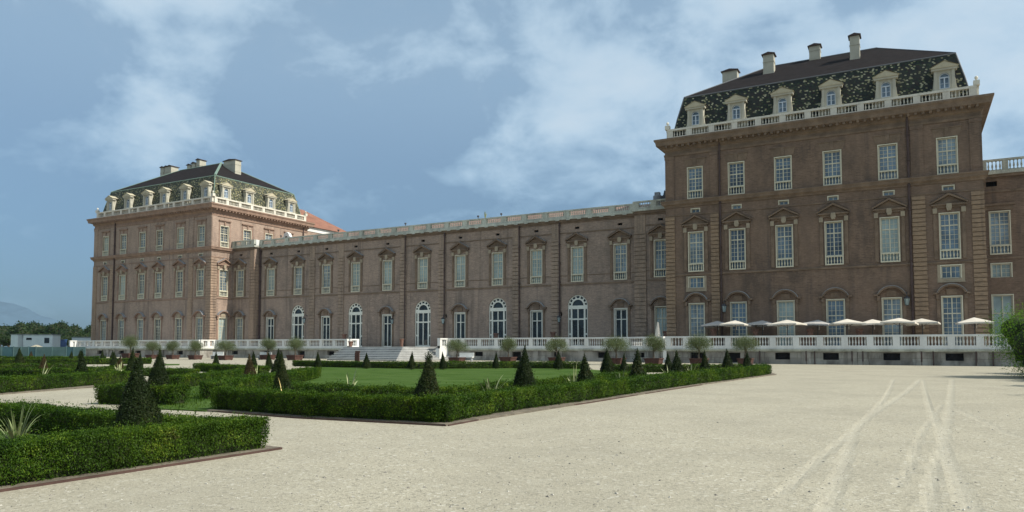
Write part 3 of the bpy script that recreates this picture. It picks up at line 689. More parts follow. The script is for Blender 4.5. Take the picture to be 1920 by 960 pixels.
    for i in range(4):
        a, b = Vector(q[i]), Vector(q[(i + 1) % 4]); m.tube([tuple(a), tuple(b)], .085, 6)
    base = [Vector((X0 + .62, Y0 + .62, 24.66)), Vector((X1 - .62, Y0 + .62, 24.66)), Vector((X1 - .62, Y1 - .62, 24.66)), Vector((X0 + .62, Y1 - .62, 24.66))]
    for i in range(4): m.tube([tuple(base[i]), tuple(base[i].lerp(Vector(q[i]), .5) + Vector(((.1 if i in (1, 2) else -.1), (-.1 if i < 2 else .1), 0)) * .6), tuple(q[i])], .08, 6)
    part('curb_flashing', m, 'lead_dark' if side is None else 'copper_green', root)
    ym = (Y0 + Y1) / 2; r0 = (X0 + rp[0], ym, 34.8); r1 = (X1 - rp[1], ym, 34.8)
    A, B, C_, D = [(a, b, 29.78) for a, b, _ in q]
    ex = .12
    m = MB(); m.quad(A, B, r1, r0); m.quad(C_, D, r0, r1); m.poly([B, C_, r1]); m.poly([D, A, r0])
    part('upper_roof', m, 'roof_dark', root)
    m = MB(); m.tube([r0, r1], .1, 6); m.tube([A, r0], .09, 6); m.tube([D, r0], .09, 6); m.tube([C_, r1], .09, 6); m.tube([B, r1], .07 if side is None else .22, 6)
    part('ridge_flashing', m, 'lead_dark' if side is None else 'copper_green', root)
    for x in cols: put_dormer(root, x, Y0 + .55, 0)
    if side: 
        for y in (82.1, 86.9, 91.7, 96.5): put_dormer(root, X1 - .55, y, R(90))
    return root
RC = [-20.4, -16.0, -11.28, -6.6, -1.64, 3.32]
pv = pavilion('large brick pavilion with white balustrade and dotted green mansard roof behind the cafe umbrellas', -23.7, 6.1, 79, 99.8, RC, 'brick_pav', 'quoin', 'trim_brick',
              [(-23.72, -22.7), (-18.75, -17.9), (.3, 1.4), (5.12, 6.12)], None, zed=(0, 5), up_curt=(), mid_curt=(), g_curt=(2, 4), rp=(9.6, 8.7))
pipe(pv, -17.7, 78.83, 1.6, 24.0); pipe(pv, .1, 78.83, 1.6, 24.0, .11)
chimney(pv, -13.6, 86.4, 33.0, 1.15, 1.1, 1.95); chimney(pv, -4.65, 86.2, 32.9, .95, 1.1, 2.3); chimney(pv, -9.0, 89.4, 34.9, 1.15, 1.0, 1.25); chimney(pv, -19.1, 92, 32.6, 1.8, 1.2, 3.3)
chimney(pv, 6.9 - 1.5, 96, 27.5, 1.4, 1.4, 2.2)
LC = [-125.8, -120.75, -115.5, -110.95, -105.6, -100.5]
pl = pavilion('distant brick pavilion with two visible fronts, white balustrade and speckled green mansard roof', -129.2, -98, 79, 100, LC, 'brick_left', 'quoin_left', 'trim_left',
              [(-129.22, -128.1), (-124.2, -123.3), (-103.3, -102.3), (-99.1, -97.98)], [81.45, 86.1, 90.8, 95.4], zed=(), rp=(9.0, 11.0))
pipe(pl, -123.05, 78.85, 1.6, 24.0, .12)
m = MB(); m.tube([(-97.86, 98.9, 17.7), (-97.86, 98.9, 24)], .12, 6); part('downpipe', m, 'pipe', pl)
for x in (-127.6, -126.4, -125.4): chimney(pl, x + .8, 91.2, 33.9, 1.0, 1.6, 2.4)
for x, h in ((-118.9, 2.1), (-117.6, 2.3), (-116.3, 2.8)): chimney(pl, x, 91, 34.2, .95, 1.4, h - .5)
chimney(pl, -105.7, 89.2, 32.9, 3.0, 1.3, 1.75)

# ---- gallery
GC = [-90.25, -84.3, -78.45, -72.65, -66.7, -60.4, -54.15, -48.25, -42.45, -36.7, -31.0]
ga = empty('palace_gallery', (-60.8, 84.2, 0), 'long low brick gallery with alternating arched glass doors linking the two pavilions', 'palace building')
AR = {1, 3, 5, 7, 9}
mb = MB(); holes = []
for i, x in enumerate(GC):
    holes += [(x - .75, x + .75, 9.75, 14.1), (x - .3, x + .3, 16.45, 16.75)]
    holes.append((x - 1.36, x + 1.36, 1.6, 8.12) if i in AR else (x - .775, x + .775, 1.6, 6.2))
wall(mb, -92.9, -28.8, 0, 17.75, holes, 84.2, .3)
for i in sorted(AR):
    x = GC[i]; arc = arc_pts(x, 6.76, 1.36, 180, 90, 10)
    mb.poly([(a, 84.2, b) for a, b in arc] + [(x - 1.36, 84.2, 8.12)]); mb.poly(([(2 * x - a, 84.2, b) for a, b in arc] + [(x + 1.36, 84.2, 8.12)])[::-1])
    A = arc_pts(x, 6.76, 1.36, 0, 180, 16)
    for j in range(16): mb.quad((A[j][0], 84.2, A[j][1]), (A[j + 1][0], 84.2, A[j + 1][1]), (A[j + 1][0], 84.5, A[j + 1][1]), (A[j][0], 84.5, A[j][1]))
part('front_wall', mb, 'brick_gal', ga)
for (a, b), wx, wy in (((-98, -92.9), -96.15, 83.2), ((-28.8, -23.7), -25.6, 83.2)):
    mb = MB(); wall(mb, a, b, 0, 17.75, [(wx - .75, wx + .75, 9.75, 14.1), (wx - .775, wx + .775, 1.6, 6.2), (wx - .3, wx + .3, 16.45, 16.75)], wy, .3)
    mb.quad((b, wy, 0), (b, 84.2, 0), (b, 84.2, 17.75), (b, wy, 17.75)) if a < -90 else mb.quad((a, 84.2, 0), (a, wy, 0), (a, wy, 17.75), (a, 84.2, 17.75))
    part('end_bay_wall', mb, 'brick_gal', ga)
    put_window(ga, WMg, wx, wy, 0, 'curtain' if a > -90 else 'pane', [('pediment', ped_mesh('pedg', 'trim_brick'))]); put_window(ga, WGL, wx, wy, 0, 'curtain' if a > -90 else 'pane', [('hood', hood_mesh('hoodg', 'trim_brick'))])
mb = MB(); mb.box(-97.6, -24.1, 84.75, 95, 0, 17.6); part('interior', mb, 'dark_room', ga)
for i, x in enumerate(GC):
    put_window(ga, WMg, x, 84.2, 0, 'curtain', [('pediment', ped_mesh('pedg', 'trim_brick'))])
    if i in AR:
        f, p = arch_mesh(); o = inst('arched_door', f, ga, (x, 84.2, 0)); sub('pane', p, o)
    else: put_window(ga, WGg, x, 84.2, 0, 'dark', [('hood', hood_mesh('hoodg', 'trim_brick'))])
for x in (-81.3, -75.45, -63.8, -57.1, -45.4, -39.7):
    m = MB(); quoin(m, x - .55, x + .55, .0, 15.2, 84.2, .15, .5); m.box(x - .5, x + .5, 84.12, 84.2, 15.2, 17.3); part('rusticated_pilaster', m, 'quoin_gal', ga)
for a, b in ((-93.9, -92.88), (-28.82, -27.4)):
    m = MB(); quoin(m, a, b, .0, 15.2, 83.2, .13, .5); m.box(a + .04, b - .04, 83.12, 83.2, 15.2, 17.3)
    part('rusticated_pilaster', m, 'quoin_left' if a < -90 else 'quoin_gal', ga)
m = MB(); z = 0
while z < 15.0: m.box(-92.9, -92.76, 83.2, 84.15, z, z + .44); z += .5
part('rusticated_pilaster', m, 'quoin_left', ga)
def strip(y, a, b, z0, z1, pr): return (a, b, y - pr, y, z0, z1)
m = MB()
for a, b, y in ((-98, -92.9, 83.2), (-92.9, -28.8, 84.2), (-28.8, -23.7, 83.2)):
    m.box(a, b, y - .10, y, 17.25, 17.45); m.box(a, b, y - .26, y, 17.45, 17.72); m.box(a, b, y - .07, y, 15.95, 16.08); m.box(a, b, y - .08, y, 9.36, 9.56)
    m.box(a, b, y - .05, y, 10.55, 10.62)
part('string_course', m, 'trim_brick', ga)
m = MB()
for a, b, y in ((-98, -92.6, 83.2), (-92.6, -29.1, 84.2), (-29.1, -23.7, 83.2)): m.box(a, b, y - .42, y + .5, 17.72, 17.98)
for x in np.arange(-92, -29, 1.5): m.box(x, x + .5, 83.7, 83.79, 17.60, 17.72)
part('parapet_ledge', m, 'stone_grey', ga)
for a, b, n in (((-97.9, 83.05), (-92.75, 83.05), 2.5), ((-92.75, 84.05), (-28.9, 84.05), 3.04), ((-28.9, 83.05), (-23.8, 83.05), 2.5)):
    m = MB(); balustrade(m, a, b, 17.98, 18.92, .28, n, .75, .27, .2, .17, seg=5, r=.08); part('balustrade', m, 'stone_grey', ga)
m = MB(); m.slab([(-92.9, 83.2), (-92.6, 83.2), (-92.6, 84.2), (-92.9, 84.2)], 17.98, 18.92); part('balustrade', m, 'stone_white', ga)
m = MB(); m.poly([(-97.9, 84.9, 17.9), (-24, 84.9, 17.9), (-24, 89.2, 19.75), (-97.9, 89.2, 19.75)]); m.poly([(-97.9, 89.2, 19.75), (-24, 89.2, 19.75), (-24, 95, 17.6), (-97.9, 95, 17.6)]); part('roof', m, 'old_tile', ga)
for x in (-92.5, -63.4, -56.65, -44.9, -39.1): pipe(ga, x, 84.02, 1.6, 17.5, .09 if x != -92.5 else .14)
m = MB()   # scrolled white gable on the gallery roof
pts = [(-94.3, 19.2), (-90.9, 19.2), (-90.9, 19.6), (-91.3, 19.75), (-91.5, 20.1), (-91.9, 20.3), (-92.1, 20.8), (-92.6, 21.05), (-93.1, 20.8), (-93.3, 20.3), (-93.7, 20.1), (-93.9, 19.75), (-94.3, 19.6)]
m.prism(pts, 89.6, 90.2, 0); m.lathe(0, 0, [(.3, 0), (.3, .02)], 12, 1); m.v[-24:] = [(-92.6 + a, 89.57 + (c) * 1, 20.05 + b) for a, b, c in m.v[-24:]]
part('scroll_gable', m, ['stone_white', 'pane_dark'], ga)
for px_, x in ((0, -88.0), (0, -76.0), (0, -63.4), (0, -51.2), (0, -47.6)):
    m = MB(); m.lathe(x, 84.05, [(.05, 18.9), (.05, 19.15), (.16, 19.2), (.16, 19.35), (.05, 19.4)], 6); part('spotlight', m, 'metal_dark', ga)
o = empty('roof_vent', (-27.0, 87.6, 19.2), 'grey metal extractor drum with dark cowl on the gallery roof beside the near pavilion', 'vent')
m = MB(); m.lathe(-27.3, 87.6, [(.55, 18.6), (.55, 20.3), (.4, 20.4)], 14); m.box(-27.6, -27.0, 87.3, 87.9, 20.4, 20.75); part('drum', m, 'lead', o)
m = MB(); m.prism([(-26.8, 18.7), (-25.9, 18.7), (-26.15, 20.3), (-26.35, 20.9), (-26.5, 20.3), (-26.8, 20.1)], 87.3, 88); part('cowl', m, 'metal_dark', o)

# ---- right wing
wr = empty('palace_wing', (18, 83.2, 0), 'brick wing with open white balustrade continuing beyond the near pavilion at the right edge', 'palace building')
wx = [7.62, 13.5, 19.4, 25.3]
mb = MB(); holes = []
for x in wx: holes += [(x - .78, x + .78, 10.4, 14.5), (x - .78, x + .78, 8.2, 9.5), (x - .8, x + .8, 1.6, 6.5), (x - 1.0, x - .1, 17.0, 17.5)]
wall(mb, 6.1, 36, 0, 18.2, holes, 83.2, .3); part('front_wall', mb, 'brick_pav', wr)
mb = MB(); mb.box(6.2, 35.8, 83.8, 95, 0, 18.1); part('interior', mb, 'dark_room', wr)
WW = winmesh('WW', 1.56, 10.4, 14.5, [13.3], 2, .42, .9); WZ2 = winmesh('WZ2', 1.56, 8.2, 9.5, [], 2, .42); WG2 = winmesh('WG2', 1.6, 1.6, 6.5, [4.8], 1, 9)
for x in wx:
    put_window(wr, WW, x, 83.2, 0, 'pane'); put_window(wr, WZ2, x, 83.2, 0, 'curtain'); put_window(wr, WG2, x, 83.2, 0, 'curtain')
    m = MB(); m.box(x - 1.35, x + 1.25, 82.95, 83.2, 15.1, 15.3); m.box(x - 1.2, x + 1.1, 83.08, 83.2, 14.7, 15.1); part('window_hood', m, 'trim_brick', wr)
m = MB(); m.box(6.1, 36, 83.1, 83.2, 9.95, 10.15); m.box(6.1, 36, 82.85, 83.2, 17.85, 18.1); m.box(6.1, 36, 83.1, 83.2, 16.4, 16.6); part('string_course', m, 'trim_brick', wr)
m = MB(); m.box(6.1, 36, 82.7, 83.6, 18.1, 18.42); part('parapet_ledge', m, 'stone_grey', wr)
m = MB(); balustrade(m, (6.2, 82.98), (36, 82.98), 18.42, 19.55, .28, 2.05, .5, .26, .1, .17, seg=6, r=.085); part('balustrade', m, 'stone_grey', wr)
# ---- rear red-roofed wing behind the left pavilion
rw = empty('palace_rear_wing', (-106, 106, 0), 'rear wing with sloping red tile roof and white eave band behind the distant pavilion', 'palace building')
m = MB(); m.box(-113, -99, 100.1, 113, 0, 23.3); part('wall', m, 'brick_left', rw)
m = MB(); m.box(-113.1, -98.9, 100.1, 113.1, 23.3, 24.15); part('eave_band', m, 'stone_white', rw)
m = MB(); m.quad((-98.5, 100.1, 24.15), (-98.5, 113.5, 24.15), (-106, 107, 28.9), (-106, 100.1, 28.9)); m.quad((-113.5, 113.5, 24.15), (-113.5, 100.1, 24.15), (-106, 100.1, 28.9), (-106, 107, 28.9)); m.poly([(-98.5, 113.5, 24.15), (-113.5, 113.5, 24.15), (-106, 107, 28.9)]); part('roof', m, 'red_tile', rw)

# ------------------------------------------------------------------ terrace
te = empty('terrace', (-50, 76, 0), 'raised stone terrace with white balustrade running along the foot of the whole palace', 'terrace')
m = MB()
m.slab([(-122.3, 72.85), (-92.3, 72.85), (-92.3, 75.6), (-26.8, 75.6), (-21.7, 73.0), (40, 72.85), (40, 83), (-122.3, 83)], .02, 1.58); 
m.slab([(-122.3, 83), (-98.1, 83), (-98.1, 84), (-122.3, 84)], 1.0, 1.58)
part('terrace_floor', m, 'stone_steps', te)
def bwall(a, b, wins, piers, y_out=.0):
    "retaining wall with openings; a,b xy; wins = [(s0,s1,z0,z1,grille)] in metres along"
    a = Vector(a); b = Vector(b); L = (b - a).length; ang = math.atan2(b.y - a.y, b.x - a.x)
    mb = MB(); wall(mb, 0, L, 0, 1.16, [w[:4] for w in wins], 0, .5)
    mb.box(0, L, -.06, 0, 0, .28) if not wins else [mb.box(s0, s1, -.06, 0, 0, .28) for s0, s1 in zip([0] + [w[1] for w in wins if w[2] < .25], [w[0] for w in wins if w[2] < .25] + [L])]
    for s in piers: mb.box(s - .38, s + .38, -.12, 0, .28, 1.16); mb.box(s - .44, s + .44, -.2, -.06, .0, .3)
    def xf(mb): mb.v = [(a.x + x * math.cos(ang) - y * math.sin(ang), a.y + x * math.sin(ang) + y * math.cos(ang), z) for x, y, z in mb.v]
    xf(mb); part('retaining_wall', mb, 'basement_stone', te)
    mb = MB(); mb.box(-.05, L + .05, -.14, .4, 1.16, 1.26); mb.box(-.1, L + .1, -.24, .4, 1.26, 1.42); xf(mb); part('coping', mb, 'stone_grey', te)
    for w in wins:
        mb = MB(); mb.box(w[0], w[1], .35, .38, w[2], w[3], 0)
        if w[4]:
            n = 7; W_, H_ = w[1] - w[0], w[3] - w[2]
            for k in range(-4, 9):
                for sg in (1, -1):
                    x0 = w[0] + k * W_ / 7; x1 = x0 + sg * H_
                    if min(x0, x1) < w[0] or max(x0, x1) > w[1]: continue
                    mb.tube([(x0, .2, w[2]), (x1, .2, w[3])], .014, 4, 1)
        xf(mb); part('basement_window', mb, ['dark_room', 'metal_dark'], te)
def X(x, a): return x - a
# left pavilion front / return / gallery / diagonal / right
bwall((-122.3, 72.3), (-91.7, 72.3), [(X(x, -122.3) - .7, X(x, -122.3) + .7, .45, 1.0, False) for x in (-115.9, -110.3, -106.1, -96.2)], [2, 8.5, 14.2, 22, 29.8])
bwall((-91.7, 72.3), (-91.7, 75.0), [], [])
bwall((-91.7, 75), (-62.3, 75), [(X(x, -91.7) - .6, X(x, -91.7) + .6, z, 1.02, False) for x, z in ((-87.5, .5), (-81, .5), (-74.25, .02), (-68.9, .5))], [2.5, 7.5, 13, 20.2, 25.3])
bwall((-50.5, 75), (-27.0, 75), [(X(x, -50.5) - w, X(x, -50.5) + w, z, 1.02, False) for x, w, z in ((-45.6, .6, .5), (-40.45, .6, .02), (-35.05, .55, .5), (-29.75, .55, .4))], [2.6, 7.5, 12.6, 15.6, 18.2])
bwall((-27.0, 75), (-22.0, 72.45), [(1.9, 2.7, .5, 1.0, False)], [4.6])
bwall((-22.0, 72.3), (40, 72.3), [(x + 22 - .66, x + 22 + .66, z, 1.05, g_) for x, z, g_ in ((-18.7, .1, False), (-15.2, .1, False), (-10.7, .42, True), (-6.53, .42, True), (-1.62, .42, True), (3.1, .42, True), (8, .42, True), (14, .42, True))],
      [.5, 9.3, 13.4, 17.25, 18.1, 22.65, 27.1, 31.5, 36, 41])
for x in (-12.72, -8.61, -7.88, -4.77, -3.9, .66, 1.54, 4.63, 5.82): m = MB(); m.tube([(x, 72.14, 0), (x, 72.14, 1.2)], .05, 6); part('drainpipe', m, 'pipe', te)
BZ0, BZ1 = 1.42, 2.66
segs = [((-122.1, 72.32), (-91.75, 72.32), 2.35, 'stone_white'), ((-91.72, 72.3), (-91.72, 75.0), 1.35, 'stone_white'), ((-91.7, 75.02), (-65.9, 75.02), 2.35, 'stone_white'),
        ((-65.9, 75.2), (-65.9, 77.0), 1.8, 'stone_white'), ((-50.1, 73.2), (-50.1, 75.0), 1.8, 'stone_white'), ((-50.0, 75.02), (-26.95, 75.02), 2.3, 'stone_white'), ((-26.9, 75.0), (-22.0, 72.45), 2.7, 'stone_white'),
        ((-21.85, 72.32), (40, 72.32), 2.06, 'stone_white'), ((-122.1, 71.0), (-122.1, 72.2), 1.2, 'stone_white')]
for a, b, n, mt in segs:
    m = MB(); big = a[0] == -21.85
    balustrade(m, a, b, BZ0, BZ1, .34, n, .46 if not big else .55, .25, .30, .17, r=.072); part('balustrade', m, mt, te)
for q in ((-122.35, -121.85, 70.9, 72.1, 0, 1.42), (-50.4, -49.85, 73.0, 74.9, 0, 1.42), (-66.15, -65.7, 75.1, 77.1, 1.3, 1.42)):
    m = MB(); m.box(*q); part('pier', m, 'stone_white', te)
m = MB(); m.box(-22.1, -21.75, 72.12, 72.5, 0, 1.42); part('pier', m, 'stone_white', te)
# main steps
st = empty('stone_staircase', (-56, 70, 0), 'broad flight of pale stone steps rising to the terrace in front of the gallery doors', 'steps')
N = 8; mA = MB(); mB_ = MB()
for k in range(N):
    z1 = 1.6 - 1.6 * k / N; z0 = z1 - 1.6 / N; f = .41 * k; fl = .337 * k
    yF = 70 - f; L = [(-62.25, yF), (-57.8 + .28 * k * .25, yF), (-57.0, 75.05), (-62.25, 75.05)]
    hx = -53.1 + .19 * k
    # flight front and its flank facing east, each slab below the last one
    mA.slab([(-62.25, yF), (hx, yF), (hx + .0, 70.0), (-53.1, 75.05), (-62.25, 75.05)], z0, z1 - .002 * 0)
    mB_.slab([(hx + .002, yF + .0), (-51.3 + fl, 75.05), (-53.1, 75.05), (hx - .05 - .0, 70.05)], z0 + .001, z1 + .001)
    mA.box(-62.27, hx, yF - .035, yF + .1, z1 - .06, z1 + .004, 1)  # pale nosing strip: sunlit tread edge put into the colour
    a_ = Vector((hx, yF)); b_ = Vector((-51.3 + fl, 75.05)); d_ = (b_ - a_).normalized(); n_ = Vector((d_.y, -d_.x)); mB_.slab([tuple(a_ + n_ * .035), tuple(b_ + n_ * .035), tuple(b_ - n_ * .1), tuple(a_ - n_ * .1)], z1 - .05, z1 + .005, 1)  # paler nosing over darker risers, tread light painted on this flight too
part('front_flight', mA, ['stone_steps_shaded', 'stone_white'], st); part('side_flight', mB_, ['stone_side', 'stone_steps'], st)

# ------------------------------------------------------------------ lanterns, pots, umbrellas
def lantern(x, y, z, label):
    o = empty('wall_lantern', (x, y, z), label, 'wall lamp', 'wall lanterns along the palace front')
    m = MB(); m.tube([(0, .25, .75), (0, -.3, .95), (0, -.55, .85), (0, -.6, .55)], .035, 6); m.box(-.08, .08, .2, .27, .5, 1.0); q = m.mesh('bracket', 'metal_dark'); sub('bracket', q, o)
    m = MB(); m.lathe(0, -.6, [(.14, -.3), (.24, .3)], 6); sub('glass', m.mesh('glass', 'pane_curtain'), o)
    m = MB(); m.lathe(0, -.6, [(.32, .3), (.3, .36), (.08, .55)], 6); m.lathe(0, -.6, [(.05, -.38), (.15, -.3)], 6)
    for k in range(6): a = k * math.pi / 3; m.tube([(.145 * math.cos(a), -.6 + .145 * math.sin(a), -.3), (.245 * math.cos(a), -.6 + .245 * math.sin(a), .3)], .015, 4)
    sub('lamp_cap', m.mesh('lamp_cap', 'metal_dark'), o)
lantern(-17.35, 79, 5.6, 'black wall lantern beside the downpipe left of the cafe umbrellas'); lantern(-.35, 79, 5.85, 'black wall lantern on the near pavilion beside its right hand downpipe')
lantern(-82.2, 84.05, 5.6, 'wall lantern beside the arched door nearest the distant pavilion'); lantern(-65.3, 84.2, 5.2, 'wall lantern right of the narrow door above the steps')
lantern(-56.4, 84.0, 5.1, 'wall lantern by the downpipe where the balustrade restarts after the steps'); lantern(-38.9, 84.0, 5.0, 'wall lantern left of the last arched door before the near pavilion')
def pot(x, y, z, h, label, grp='tall terracotta pots on the terrace'):
    m = MB(); m.lathe(0, 0, [(.6*a_, b_) for a_, b_ in [(.16 * h, 0), (.15 * h, .04 * h), (.18 * h, .3 * h), (.27 * h, .88 * h), (.33 * h, .92 * h), (.33 * h, h), (.28 * h, h), (.25 * h, .9 * h)]] if h > 1.2 else [(.16 * h, 0), (.15 * h, .04 * h), (.18 * h, .3 * h), (.27 * h, .88 * h), (.33 * h, .92 * h), (.33 * h, h), (.28 * h, h), (.25 * h, .9 * h)], 12)
    thing('terracotta_pot', m, 'terracotta', (x, y, z), label, 'pot', grp)
pot(-61.4, 70.35, 1.6 - .29, 1.0, 'terracotta pot at the left end of the top step', None); pot(-53.5, 70.35, 1.61, .95, 'terracotta pot on the top step where the flight turns', None)
for x, y, h, l in ((-18.1, 76.8, 1.9, 'slim tall terracotta pot under the leftmost open umbrella'), (-13.9, 76.8, 1.8, 'slim tall terracotta pot between the second and third open umbrellas'),
                   (-8.75, 76.8, 1.8, 'slim tall terracotta pot left of the fifth open umbrella'), (-4.4, 76.8, 1.75, 'slim tall terracotta pot behind the seventh open umbrella'), (-24.3, 80.5, 1.8, 'terracotta pot behind the closed umbrella'),
                   (-39.3, 82.5, 1.9, 'terracotta pot in front of the rightmost arched door'), (-47.5, 82.5, 1.8, 'terracotta pot before the arched door second from the near pavilion'), (-73.2, 82.5, 1.9, 'terracotta pot before the arched door left of the steps')):
    pot(x, y, 1.58, h, l)
def umbrella(x, y, w, z, label):
    o = empty('cafe_umbrella', (x, y, 1.58), label, 'umbrella', 'open cream cafe umbrellas on the terrace')
    h = z - 1.58; m = MB(); hw = w / 2
    top = (0, 0, h + .42); C4 = [(-hw, -hw), (hw, -hw), (hw, hw), (-hw, hw)]; sag = [(0, -hw * .97), (hw * .97, 0), (0, hw * .97), (-hw * .97, 0)]
    ring = []
    for i in range(4): ring += [(*C4[i], h - .02), (*sag[i], h + .035)]
    for i in range(8):
        a, b = ring[i], ring[(i + 1) % 8]; m.poly([a, b, top]); mid = tuple((p + q) / 2 for p, q in zip(a, b))
        m.quad((a[0], a[1], a[2] - .14), (b[0], b[1], b[2] - .14), b, a); m.poly([(b[0] * .98, b[1] * .98, b[2] - .03), (a[0] * .98, a[1] * .98, a[2] - .03), (0, 0, h + .38)])
    sub('canopy', m.mesh('canopy', 'canvas_shaded' if y > 76 and x < -8 else 'canvas'), o)  # back row on the left: canopies in shade, painted by a greyer canvas
    m = MB(); m.tube([(0, 0, 0), (0, 0, h + .5)], .035, 8)
    for cx_, cy__ in C4: m.tube([(0, 0, h - .35), (cx_ * .55, cy__ * .55, h + .12)], .015, 4)
    sub('pole', m.mesh('pole', 'metal_dark'), o)
    m = MB(); m.box(-.35, .35, -.35, .35, 0, .08); sub('base', m.mesh('base', 'lead'), o)
    m = MB(); m.box(.12, .17, -.1, -.06, h - .55, h + .1); sub('strap', m.mesh('strap', 'canvas'), o)
    o.rotation_euler = (R(random.uniform(-2, 2)), R(random.uniform(-2, 2)), R(random.uniform(-16, 16)))
ords = ['first', 'second', 'third', 'fourth', 'fifth', 'sixth', 'seventh', 'eighth', 'ninth', 'tenth']
for i, (x, z) in enumerate([(-17.76, 4.0), (-15.47, 3.95), (-13.33, 3.98), (-10.5, 3.92), (-8.13, 3.94), (-5.3, 3.9), (-3.26, 3.92), (-1.04, 3.92), (.87, 3.92), (4.78, 3.85)]):
    umbrella(x, [77.2, 74.6][i % 2], [2.9, 2.45, 2.95, 2.8, 2.8, 2.75, 2.6, 2.75, 2.8, 2.6][i], z - .12,
             'open cream square umbrella, ' + ('leftmost of the row on the terrace' if i == 0 else 'standing apart at the right end of the row' if i == 9 else ords[i] + ' from the left in the row on the terrace'))
m = MB(); m.lathe(0, 0, [(.05, 0), (.05, .55), (.42, .6), (.36, .9), (.24, 1.7), (.1, 2.5), (.03, 2.65)], 10)
thing('closed_umbrella', m, 'canvas', (-23.5, 75, 1.58), 'folded cream umbrella standing behind the angled balustrade', 'umbrella')
def bench(x, y, rz, label):
    o = empty('bench', (x, y, 0), label, 'bench', 'pale benches at the foot of the terrace', rz)
    m = MB(); m.box(-.9, .9, -.25, .25, .42, .5); sub('seat', m.mesh('seat', 'stone_white'), o)
    m = MB(); m.box(-.9, .9, .2, .27, .5, .95); sub('backrest', m.mesh('backrest', 'stone_white'), o)
    for s in (-1, 1): m = MB(); m.box(s * .75 - .05, s * .75 + .05, -.22, .22, 0, .42); sub('leg', m.mesh('leg', 'lead'), o)
bench(-71.6, 66, R(8), 'pale bench at the terrace foot just left of the broad steps'); bench(-80.4, 66, R(8), 'pale bench at the terrace foot further left of the steps'); bench(-43.6, 69, R(5), 'pale bench between the first two potted olive trees right of the steps')
m = MB(); m.box(-.3, .3, -.05, .05, 0, .9); m.prism([(-.3, .9), (.3, .9), (.42, 1.15), (-.18, 1.2)], -.05, .05)
thing('information_sign', m, 'rust', (-52.3, 61.0, 0), 'rust red slanted information panel on the gravel before the steps', 'sign')

# ------------------------------------------------------------------ vegetation
def np_mesh(name, V, k, mats, core=None):
    "V (N*k,3) float; k verts per face. core = MB added as material slot 1"
    n = len(V) // k
    cv = np.array(core.v, float) if core else np.zeros((0, 3)); cfs = core.f if core else []
    me = bpy.data.meshes.new(name)
    me.vertices.add(len(V) + len(cv)); me.vertices.foreach_set('co', np.concatenate([V, cv]).astype(np.float32).ravel())
    li = np.arange(n * k); ls = np.arange(n) * k; lt = np.full(n, k); off = len(V)
    if cfs:
        cl = np.concatenate([np.array(f) + off for f in cfs]); ct = np.array([len(f) for f in cfs]); cs = np.concatenate([[0], np.cumsum(ct)[:-1]]) + n * k
        li = np.concatenate([li, cl]); ls = np.concatenate([ls, cs]); lt = np.concatenate([lt, ct])
    me.loops.add(len(li)); me.loops.foreach_set('vertex_index', li.astype(np.int32))
    me.polygons.add(len(ls)); me.polygons.foreach_set('loop_start', ls.astype(np.int32))
    try: me.polygons.foreach_set('loop_total', lt.astype(np.int32))
    except Exception: pass
    for x in mats: me.materials.append(MATS[x])
    me.polygons.foreach_set('material_index', np.concatenate([np.zeros(n), np.ones(len(ls) - n)]).astype(np.int32))
    me.update(calc_edges=True); me.validate(); return me
def leaves(P, Nn, size, spread=0.8, aspect=0.5, rng=RNG, up=.6):
    "rhombic leaves at points P oriented loosely round normals Nn"
    n = len(P); Nn = Nn + rng.normal(0, spread, (n, 3)); Nn /= np.linalg.norm(Nn, axis=1)[:, None] + 1e-9
    A = rng.normal(0, 1, (n, 3)); A[:, 2] += up; T = A - (A * Nn).sum(1)[:, None] * Nn; T /= np.linalg.norm(T, axis=1)[:, None] + 1e-9
    B = np.cross(Nn, T); s = (size * rng.uniform(.6, 1.35, n))[:, None]
    V = np.stack([P - T * s * .5, P + B * s * aspect * .5, P + T * s * .5, P - B * s * aspect * .5], 1)
    return V.reshape(-1, 3)
def fbm(P, sc, seed=0):
    r = np.random.default_rng(seed); out = np.zeros(len(P)); amp = 1
    for k in range(4):
        d = r.normal(0, 1, (3, 3)) * sc * 1.9 ** k; ph = r.uniform(0, 6.3, 3); out += amp * np.sin(P @ d + ph).mean(1); amp *= .6
    return out
